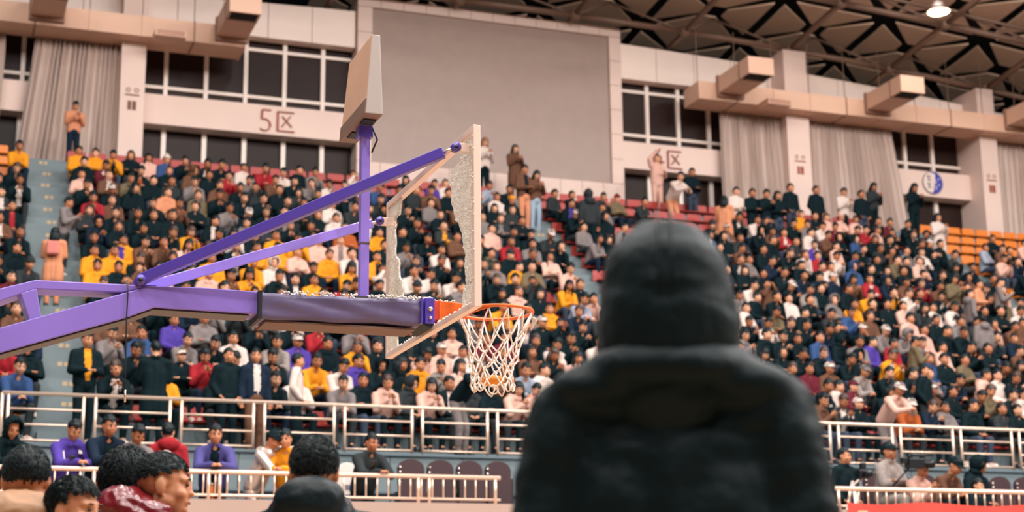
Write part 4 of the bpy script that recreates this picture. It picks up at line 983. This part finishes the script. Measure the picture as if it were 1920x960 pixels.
for j in range(-1, 17):
    k = j - 1
    for bi, (b0, b1, words) in enumerate(BLOCKS):
        colr = 'orange' if bi in (0, 3) else 'red'; X = b0 + .1; n = 0
        while X < b1:
            px, py, d = proj((X, tread_y(j) + .18, tread_z(j) + .3))
            if -60 < px < 1990:
                taken = k in rows and any(abs(p['X'] - X) < .24 for p in rows[k])
                if not taken and d < 60:
                    o = link_mesh('stadium_seat', SEATM[colr], None, (X, tread_y(j) + .06, tread_z(j) + .03))
                    tag(o, 'empty %s plastic seat, %s seat row, %s %s' % (colr, ORD[j + 1], ORD[n] if n < 30 else 'last', words), 'seat', 'empty stadium seats'); n_seat += 1
                elif taken:
                    b = len(seat_v); me = SEATM[colr]
                    seat_v += [(v.co.x + X, v.co.y + tread_y(j) + .06, v.co.z + tread_z(j) + .03) for v in me.vertices]
                    seat_f += [tuple(i + b for i in q.vertices) for q in me.polygons]; seat_m += [(q.material_index * 2 if q.material_index else (0 if colr == 'red' else 1)) for q in me.polygons]
            X += .47; n += 1
so = MB(); so.v, so.f, so.m = seat_v, seat_f, seat_m
tag(so.build('occupied_seats', [M_RED, M_ORANGE, M_SEATLEG]), 'rows of plastic seats under the seated spectators', 'seats', kind='stuff')
print('seats', n_seat)

# ------------------------------------------------------------------ people standing in the stands
def place_x(px, y, z):
    X = 10.0
    for _ in range(12):
        a = proj((X, y, z))[0]; b = proj((X + .1, y, z))[0]; X += (px - a) / (b - a) * .1
    return X
def stander(label, px, py, pose, jk, k=None, rz=.2, sc=.95, floor=None, hh=1.62, **kw):
    """stands on the tread whose head height fits the picture best (or on the given floor)"""
    if floor: y, z = floor
    else:
        k = k if k is not None else min(range(-1, 16), key=lambda q: abs(proj((place_x(px, tread_y(q) + .3, tread_z(q) + hh * sc), tread_y(q) + .3, tread_z(q) + hh * sc))[1] - py))
        y, z = tread_y(k) + .3, tread_z(k)
    return person(label, pose, (place_x(px, y, z + hh * sc), y, z), rz, jk, scale=sc, group='people standing in the grandstand', **kw)
LAND = (36.9, 11.715); PI = math.pi
M_DENIM = MATS['denim']
stander('person in a peach hooded top standing before the left curtain', 140, 205, 't3', 't', floor=(37.0, 11.715), sc=.88, tr=CM['n'])
stander('person in a pale grey coat standing beside the left stairway looking down', 122, 375, 't3', 'g', rz=1.1, sc=.92, tr=CM['c'])
wb_ = stander('woman in a long peach coat climbing the left stairway', 103, 450, 't8', 't', rz=PI - .2, sc=.88, hair='long', tr=CM['t'])
bp = MB(); bp.box(-.12, .12, -.05, .05, 0, .27); bpo = bp.build('backpack', mat('pink_backpack', (196, 112, 100), .6)); bevel(bpo, .04, 3)
bpo.location = wb_.matrix_basis @ Vector((0, .19, 1.12)); bpo.rotation_euler = (0, 0, PI - .2); tag(bpo, 'small pink backpack worn by the woman climbing the stairs', 'backpack')
stander('man in a brown jacket and peach trousers on the middle stairway', 982, 325, 't1', 'b', rz=.3, sc=.97, tr=CM['t'], inner='k')
stander('woman in a brown jacket and pale jeans on the middle stairway', 1003, 330, 't3', 'b', rz=.2, sc=.9, hair='long', tr=mat('pale_jeans', (140, 156, 172), .8))
stander('long-haired woman in a long brown coat before the big screen', 965, 294, 't8', 'b', floor=(37.2, 11.715), sc=.92, hair='long', tr=CM['b'])
stander('woman in a cream top beside the broken backboard before the big screen', 906, 279, 't3', 'w', floor=(37.2, 11.715), sc=.97, hair='long2', hcol='light', tr=CM['k'])
stander('person in a black hooded coat seen from behind among the red seats', 1104, 375, 't2', 'c', rz=PI, sc=.98, hair=None, hat='hood', hatc='c')
stander('person in beige raising one arm in front of the 4区 sign', 1230, 300, 't7', 'p', floor=(37.2, 11.715), sc=.98, tr=CM['p'])
stander('person in white bending over below the 4区 sign', 1262, 350, 't9', 'w', floor=(36.3, 11.1), sc=.95, hh=1.5, tr=CM['t'])
stander('person in black standing left of the curtain below the 4区 sign', 1296, 350, 't1', 'k', floor=(36.7, 11.35), sc=.93)
stander('long-haired woman in a peach coat turned away above the hooded man', 1357, 370, 't8', 't', rz=2.4, sc=.93, hair='long', tr=CM['w'])
for i, (px, py, c, h, pz) in enumerate(((1379, 365, 'w', 'short', 't1'), (1409, 372, 'k', 'short', 't1'), (1433, 371, 'k', 'short2', 't3'), (1456, 369, 'k', 'long', 't1'), (1481, 357, 'k', 'short', 't4'), (1529, 361, 'k', 'short2', 't4'), (1578, 356, 'w', 'short', 't3'), (1614, 361, 'k', 'short', 't4'), (1634, 357, 'c', 'long', 't3'))):
    stander('%s-jacketed person standing on the top landing, %s from the woman in peach' % (CLOTH[c][0], ORD[i]), px, py, pz, c, sc=.93, hair=h)
stander('long-haired woman in black standing beside the round emblem', 1710, 352, 't3', 'k', k=15, sc=.98, hair='long', tr=CM['k'])
stander('person in a long white coat standing among the empty orange seats', 1757, 408, 't8', 'w', sc=.95, hair='long', tr=CM['w'])
stander('person in a peach jacket standing on the right stairway', 1833, 530, 't1', 't', rz=.6, sc=.9)
stander('person in a grey hooded top standing beside the right stairway', 1869, 532, 't3', 'g', rz=1.0, sc=.95)
stander('person in a pale grey jacket standing sideways near the right stairway', 1817, 564, 't2', 'g', rz=1.4, sc=.92)
stander('person in a hooded grey coat seen from behind near the right edge', 1842, 590, 't2', 'g', rz=PI, sc=.92)
stander('person in an olive jacket standing left of the right stairway', 1784, 532, 't3', 'o', sc=.95, hair='long')
stander('person in a beige jacket standing sideways in the right block', 1709, 646, 't3', 'o', rz=1.3, sc=.93)
stander('person in a black coat standing two rows above the right railing', 1731, 728, 't4', 'k', rz=.5, sc=.95)
WALKF = (25.35, 3.88)
stander('person in pale pink and white cap bending down behind the right railing', 1662, 752, 't9', 'p', floor=(25.45, 3.9), hh=1.45, sc=1.0, hat='cap', hatc='w', tr=CM['g'])
stander('man in a black coat with an orange hood at the foot of the left stairway', 162, 676, 't1', 'k', floor=(25.4, 3.98), rz=.3, sc=1.0, inner='m', tr=CM['k'])
stander('person in a long black padded coat seen from behind at the railing', 292, 690, 't8', 'k', floor=(25.3, 3.88), rz=PI, sc=1.0)
stander('young man in a plain black sweater standing behind the railing', 428, 707, 't4', 'k', floor=WALKF, sc=.97, tr=CM['k'])
stander('person in a navy padded vest standing behind the railing', 479, 705, 't2', 'n', floor=WALKF, sc=.98, inner='w', tr=CM['b'])
stander('person in a cream hooded jacket turned sideways behind the railing', 556, 717, 't4', 'w', floor=WALKF, rz=1.2, sc=.95, tr=CM['k'])
stander('person in black with grey trousers stooping behind the railing', 866, 735, 't9', 'k', floor=(25.3, 3.95), rz=.7, hh=1.45, sc=1.0, tr=CM['g'], hat='cap', hatc='g')

# ------------------------------------------------------------------ lower gallery
GY, GZ = 20.86, 2.05
M_SILVER = mat('silver_padded_nylon', (214, 196, 186), .28, metal=.55, bump=.6, bscale=9)
def gal(label, px, pose, jk, sc=1.0, rz=.3, y=GY, z=GZ, hz=1.6, **kw):
    return person(label, pose, (place_x(px, y - .1, z + hz * sc), y, z), rz, jk, scale=sc, group='people along the lower railing', **kw)
gal('person in a black hood looking at a phone at the left edge of the gallery', 14, 't6', 'k', hair=None, hat='hood', hatc='k')
pu = gal('boy in a purple sweatshirt with white print leaning on the lower railing', 130, 't6', 'v', tr=CM['k'])
pr = MB(); pr.box(-.20, -.11, -.008, .008, -.10, .03).box(.08, .20, -.008, .008, .0, .05).box(.10, .24, -.008, .008, -.14, -.09)
po = pr.build('print', mat('white_print', (232, 214, 206), .7), pu); po.location = (0, -.165, 1.30); po.rotation_euler = (-.35, 0, 0)
gal('man in a dark navy jacket with a rust collar leaning on the lower railing', 197, 't5', 'n', sc=1.04, inner='k', tr=mat('rust_trousers', (190, 84, 44), .8))
gal('boy in a pale grey hooded top behind the lower railing', 250, 't6', 'g', sc=.98)
rd = gal('person in a red jacket seen from behind in the lower gallery', 318, 't2', 'r', rz=PI, y=21.4, z=2.1, sc=1.0, hz=1.66)
e = MB(); e.ell((0, 0, 0), (.06, .008, .05), None, 10, 6).ell((.05, 0, -.03), (.04, .008, .03), None, 8, 5); eo = e.build('print', MATS['white_print'], rd); eo.location = (.03, .125, 1.34)
gal('man in a blue-purple jacket leaning on the lower railing', 405, 't5', mat('cloth_indigo', (62, 55, 116), .8, bump=.2, bscale=18), inner='k', tr=CM['k'], rz=-.1)
gal('person in a shiny silver puffer coat and black knit hat at the railing', 492, 't6', M_SILVER, sc=.97, rz=.9, hat='beanie', hatc='k', tr=M_SILVER)
gal('person in a mustard top partly behind the black-hooded man', 545, 't5', 'm', sc=.98, rz=-.5)
gal('man in a dark charcoal jacket holding a phone at the lower railing', 690, 't5', 'c', sc=.97, tr=CM['k'], rz=.25)
# right: press people
def sitter(label, px, pose, jk, y=22.0, z=3.02, sc=1.05, **kw):
    return person(label, pose, (place_x(px, y - .1, z + .7), y, z), .3, jk, scale=sc, group='people in the right gallery', **kw)
person('man in black with glasses behind a camera tripod', 't4', (place_x(1581, 21.2, 3.6), 21.2, 2.05), .3, CM['k'], scale=.98, group='people in the right gallery')
sitter('person in a mottled grey jacket and black cap in the press gallery', 1662, 's9', 's', z=2.92, sc=1.15, y=21.7, hat='cap', hatc='k', tr=CM['s'])
sitter('camera operator in beige behind a black video camera', 1714, 's3', 'p', z=2.72, sc=1.05, y=21.5)
sitter('person in brown with a black cap bending forward in the press gallery', 1752, 's8', 'b', z=2.86, sc=1.1, y=21.6, hat='cap', hatc='k')
sitter('person in a black hood sitting beside the maroon chairs', 1822, 's6', 'k', z=2.78, sc=1.12, y=21.8, hair=None, hat='hood', hatc='k')
sitter('child in black with only the face above the lower railing', 1832, 's1', 'k', z=2.55, sc=.9, y=21.1)
def at_y(px, py, y):
    d = ray(px, py); t = y / d.y; return Vector((0, 0, CAM_Z)) + d * t
vc = at_y(1715, 870, 21.1); v = tag(empty('video_camera', vc), 'black video camera with side handle held up in the press gallery', 'camera')
M_CAMB = mat('camera_plastic', (14, 17, 20), .4)
bevel(MB().box(-.14, .13, -.08, .08, -.07, .08).build('camera_body', M_CAMB, v), .012)
MB().tube([(.12, 0, .01), (.26, 0, .01), (.27, 0, .01), (.33, 0, .01)], [.05, .05, .065, .065], 14).build('lens', M_CAMB, v, True)
MB().tube([(-.10, 0, .08), (-.08, 0, .15), (.10, 0, .15), (.12, 0, .08)], .016, 8).build('handle', M_CAMB, v, True)
MB().tube([(-.05, -.05, .13), (.30, -.05, .14)], .018, 8).build('microphone', M_CAMB, v, True)
bevel(MB().box(-.24, -.14, -.05, .04, .0, .09).build('viewfinder', M_CAMB, v), .01)
MB().tube([(-.1, 0, -.06), (-.38, .05, -.33)], .014, 6).build('brace', M_CAMB, v, True)
tp = at_y(1600, 930, 20.95); t_ = tag(empty('camera_tripod', (tp.x, 20.95, 2.08)), 'pale three-legged camera tripod behind the right railing', 'tripod')
for a in (.3, 2.4, 4.5): MB().tube([(0, 0, 1.18), (.32 * math.cos(a), .26 * math.sin(a), 0)], [.022, .016], 8).build('leg', mat('tripod_alloy', (205, 188, 178), .35, metal=.5), t_, True)
MB().tube([(0, 0, 1.1), (.08, -.02, 1.18), (.16, -.05, 1.23)], .022, 8).build('centre_column', MATS['tripod_alloy'], t_, True)
pc = tag(empty('photo_camera', (tp.x + .16, 20.90, 3.30)), 'black photo camera with flash mounted on the pale tripod', 'camera')
bevel(MB().box(-.09, .09, -.05, .05, 0, .13).build('camera_body', M_CAMB, pc), .015); MB().tube([(0, -.05, .06), (0, -.20, .06)], [.042, .05], 12).build('lens', M_CAMB, pc, True); bevel(MB().box(-.04, .04, -.04, .04, .13, .23).build('flash', M_CAMB, pc), .01)
bt = at_y(397, 938, 20.42); b_ = tag(empty('drink_bottle', (bt.x, 20.44, 2.78)), 'small drink bottle standing on the parapet by the lower railing', 'bottle')
MB().tube([(0, 0, 0), (0, 0, .12), (0, 0, .16), (0, 0, .19)], [.032, .032, .02, .014], 12).build('bottle_body', mat('bottle_label', (210, 120, 50), .4), b_, True); MB().tube([(0, 0, .19), (0, 0, .215)], .016, 10).build('cap', mat('bottle_cap', (220, 190, 170), .5), b_, True)
sb = at_y(652, 940, 21.3); s_ = tag(empty('display_board', (sb.x, 21.35, 2.1)), 'tall rounded white display board beside the dark-jacketed man', 'board')
bevel(MB().prism([(-.19, .12), (.19, .12)] + [(.19 * math.cos(a), 1.12 + .17 * math.sin(a)) for a in [i * math.pi / 10 for i in range(11)]], -.02, .02).build('panel', mat('board_white', (226, 212, 204), .5), s_), .006)
MB().box(-.2, .2, -.1, .1, 0, .12).build('foot', M_SEATLEG, s_)
w = MB()
for i in range(5): w.box(-.03, .05, -.024, -.02, .40 + i * .13, .47 + i * .13)
w.build('lettering', mat('board_ink', (110, 110, 124), .6), s_)
for px, nm in ((132, 'purple sweatshirt'), (694, 'dark charcoal jacket')):
    q = at_y(px, 868 if px < 200 else 878, 20.52); p_ = MB().box(-.036, .036, -.005, .005, -.075, .075).build('mobile_phone', mat('phone_black', (18, 18, 22), .25)); bevel(p_, .004)
    p_.location = (q.x, 20.40, q.z + .02); p_.rotation_euler = (.7, 0, .2); tag(p_, 'black mobile phone held by the person in the %s' % nm, 'phone')

# ------------------------------------------------------------------ foreground figures
def strands(keep, n, length, rx, ry, rz, comb, rad=.0013, seed=0, cz=.03, cyy=.014, mb=None):
    m_ = mb or MB(); r_ = random.Random(seed); c = 0
    while c < n:
        d = Vector((r_.gauss(0, 1), r_.gauss(0, 1), r_.gauss(0, 1))).normalized()
        if not keep(d): continue
        c += 1; p = Vector((rx * d.x, ry * d.y + cyy, rz * d.z + cz)); nrm = Vector((d.x / rx, d.y / ry, d.z / rz)).normalized()
        L = length * r_.uniform(.7, 1.2); g = comb(d) + Vector((r_.gauss(0, .16), r_.gauss(0, .16), r_.gauss(0, .16))); g = (g - nrm * g.dot(nrm)).normalized()
        q = p + nrm * L * .28 + g * L * .45; e = q + nrm * L * .02 + g * L * .6
        m_.tube([p - nrm * .004, q, e], [rad, rad * .9, rad * .2], 3)
    return m_
def fg_hair(keep, n, length, comb, seed, size=1.0, rough=.008):
    m_ = shell(.086 * size, .107 * size, .099 * size, keep, seed, rough, nu=64, nv=44); strands(keep, n, length, .085 * size, .106 * size, .098 * size, comb, seed=seed, mb=m_)
    return m_.mesh('hair', (HAIRC['black'],), True)
def wrinkle(me, amp, f, seed, axis=None):
    n = len(me.vertices); co = np.empty(n * 3); me.vertices.foreach_get('co', co); co = co.reshape(-1, 3)
    nr = np.empty(n * 3); me.vertex_normals.foreach_get('vector', nr); nr = nr.reshape(-1, 3); out = co.copy()
    for i in range(n):
        c = co[i]
        a = noise.noise((c[0] * f + seed, c[1] * f, c[2] * f * .6)) + .5 * noise.noise((c[0] * f * 2.3, c[1] * f * 2.3 + seed, c[2] * f * 2.0))
        r = 1 - abs(noise.noise((c[0] * f * .8, c[1] * f * .8 - seed, c[2] * f * 1.6))) * 2
        out[i] += nr[i] * (amp * (a * .6 + r * .5))
    me.vertices.foreach_set('co', out.ravel()); me.update()
def fg(label, head, theta, pose, jk, hair_me, inner=None, skin=SKIN[0], hcol='black', wr=.006, wf=16, tr=None):
    sc = head.z / pose['head'].translation.z; R = Matrix.Rotation(theta, 4, 'Z'); hl = R @ (pose['head'].translation * sc)
    HAIR['_fg'] = hair_me
    if wr: wrinkle(pose['jacket'], wr, wf, head.x * 10)
    o = person(label, pose, (head.x - hl.x, head.y - hl.y, 0), theta, jk, inner, tr or CM['k'], '_fg', scale=sc, group='people standing at the courtside', skin=skin, hcol=hcol)
    return o
def edge(d): return .07 * math.sin(d.x * 17 + d.y * 11) + .05 * math.sin(d.x * 41)
def kb(d): return d.z > (.34 if d.y < -.35 else (-.10 - .5 * max(0, d.y) ** .6 if d.y > -.1 else .1)) + edge(d)
def ktop(d): return d.z > (.30 if d.y < -.35 else .12 - .35 * max(0, d.y)) + edge(d) * .7
down = lambda d: Vector((0, .1, -.4)); fwd_ = lambda d: Vector((0, -.9, .25)); spiky = lambda d: Vector((0, -.1, .3))
M_SHINY = mat('maroon_padded_nylon', (104, 14, 24), .28, spec=.7, bump=.15, bscale=30)
M_TANC = mat('tan_padded_coat', (150, 108, 74), .6, bump=.3, bscale=14, var=.08)
M_BLKJ = mat('black_nylon_jacket', (6, 20, 24), .5, bump=.2, bscale=25, spec=.2)
def ptd(px, py, D): return Vector((0, 0, CAM_Z)) + ray(px, py) * D
def away(p): return PI - math.atan2(p[0], p[1])
F1 = build_person(stand(.04, 'side', .12, .05), .016, True, .6, 1.12, 'hood', extra=(((0, .10, .02), (.185, .11, .095)), ((0, .0, -.02), (.20, .13, .07))))
fg('man with cropped black hair in a tan padded coat, back turned', ptd(48, 902, 6.1), away((.34, 5.75)), F1, M_TANC, fg_hair(kb, 1800, .013, spiky, 1, 1.0, .005), wr=.013, wf=13)
F2 = build_person(stand(.05, 'side', .05, 0), .016, True, .5, 1.0, 'plain')
fg('dark-haired person with only forehead and eye showing beside the tan coat', ptd(140, 957, 5.9), .9, F2, CM['k'], fg_hair(lambda d: d.z > (.30 if d.y < -.30 else (-.1 if d.y < .2 else -.55)) + edge(d), 1900, .018, fwd_, 2, 1.03), wr=.0)
F3 = build_person(stand(.03, 'side', .02, 0), .016, True, .4, 1.10, 'hood', extra=(((0, .12, .075), (.145, .12, .085)), ((-.09, .03, .03), (.07, .09, .075)), ((.09, .03, .03), (.07, .09, .075))))
fg('man in profile with an undercut and a glossy maroon puffer jacket', ptd(309, 911, 6.4), 1.42, F3, M_SHINY, fg_hair(ktop, 1900, .014, lambda d: Vector((0, .8, .1)), 3), inner=CM['n'], wr=.016, wf=17)
F4 = build_person(stand(.04, 'side', .0, 0), .016, True, .8, 1.0, 'plain')
f4 = fg('black-haired person hidden behind the man in maroon', ptd(236, 908, 6.7), away((.8, 6.9)), F4, CM['k'], fg_hair(lambda d: d.z > (.3 if d.y < -.4 else -.7), 2000, .04, down, 4, 1.12), wr=0)
fu = strands(lambda d: d.z > -.4, 1300, .05, .17, .15, .07, lambda d: Vector((0, 0, .1)), .0016, 5, 0, 0)
fo = fu.build('fur_trim', mat('brown_fur', (120, 78, 46), .7), f4); fo.location = F4['neck'] + Vector((.10, .06, -.03))
F5 = build_person(stand(.03, 'side', .05, .2), .016, True, .6, 1.08, 'hood', extra=(((0, .115, .045), (.125, .085, .095)), ((0, .06, .0), (.16, .12, .08)), ((-.06, .12, .07), (.06, .05, .05))))
fg('man with short black hair and a black hood lowered behind his neck', ptd(588, 886, 5.9), away((1.24, 5.3)) - .1, F5, M_BLKJ, fg_hair(kb, 2200, .016, lambda d: Vector((.5, -.3, .2)), 6), wr=.008, wf=12)

# the large hooded figure, back to the camera
M_HOODJ = mat('black_hooded_jacket', (3, 20, 23), .55, bump=.2, bscale=40, spec=.13, sheen=.03)
G = build_person(stand(.03, 'side', .06, .0), .02, True, .8, 1.10, 'plain', extra=(((0, .03, .03), (.16, .13, .06)), ((-.11, .02, .0), (.11, .10, .05)), ((.11, .02, .0), (.11, .10, .05))))
wrinkle(G['jacket'], .011, 9, 4.2)
hx = place_x(1264, 2.75, 1.7); hs = 1.893 / (G['head'].translation.z + .158)
hm = person('tall figure in a black hooded jacket seen from behind, close to the camera', G, (hx, 2.78, 0), away((hx, 2.78)) , M_HOODJ, None, CM['k'], None, scale=hs, skin=SKIN[1])
h = MB(); h.ell((0, .030, .018), (.118, .138, .138), None, 20, 14); h.cap((0, .02, .03), (0, .03, -.16), .115, .126, 16); h.ell((0, .045, -.06), (.128, .125, .17), None, 18, 12)
for s in (-1, 1): h.cap((s * .085, -.07, .05), (s * .095, -.05, -.14), .04, .045, 10)
h.ell((-.105, -.03, -.125), (.035, .06, .03), None, 10, 8)
hood = evaluated(h, .008, 5)
bm_del = [p.index for p in hood.polygons if p.center.y < -.055 and abs(p.center.x) < .075 and -.12 < p.center.z < .10]
wrinkle(hood, .008, 10, 7.7)
import bmesh
b2 = bmesh.new(); b2.from_mesh(hood); b2.faces.ensure_lookup_table(); bmesh.ops.delete(b2, geom=[b2.faces[i] for i in bm_del], context='FACES'); b2.to_mesh(hood); b2.free()
hood.materials.append(M_HOODJ)
ho = link_mesh('hood', hood, hm); ho.matrix_local = G['head']
seam = MB()
for s in (-1, 1): seam.tube([(s * .018, .145 - .0 * k, .12 - .02 * k) if False else (s * .012, .03 + .150 * math.sin(a), .02 + .150 * math.cos(a)) for k, a in enumerate([.1 + .2 * q for q in range(9)])], .0025, 5)
so_ = seam.build('hood_seam', M_HOODJ, ho, True)
hr = link_mesh('hair', HAIR['short'], hm); hr.matrix_local = G['head']

wp = at_y(1117, 549, 30.9); wspot = MB().ell((0, 0, 0), (.13, .08, .055), None, 14, 8); wspot.ell((-.08, 0, .04), (.06, .05, .04), None, 10, 6).ell((.07, .0, .03), (.07, .05, .04), None, 10, 6)  # white shape added to stand for a bright spot on the stairs
wme = evaluated(wspot, .015, 2); wme.materials.append(mat('bright_spot_white', (245, 240, 235), .35)); wo = link_mesh('bright_spot_shape', wme, None, (wp.x, 31.45, tread_z(7) + .06)); tag(wo, 'small white shape added for a bright spot on the middle stairway', 'bright spot')
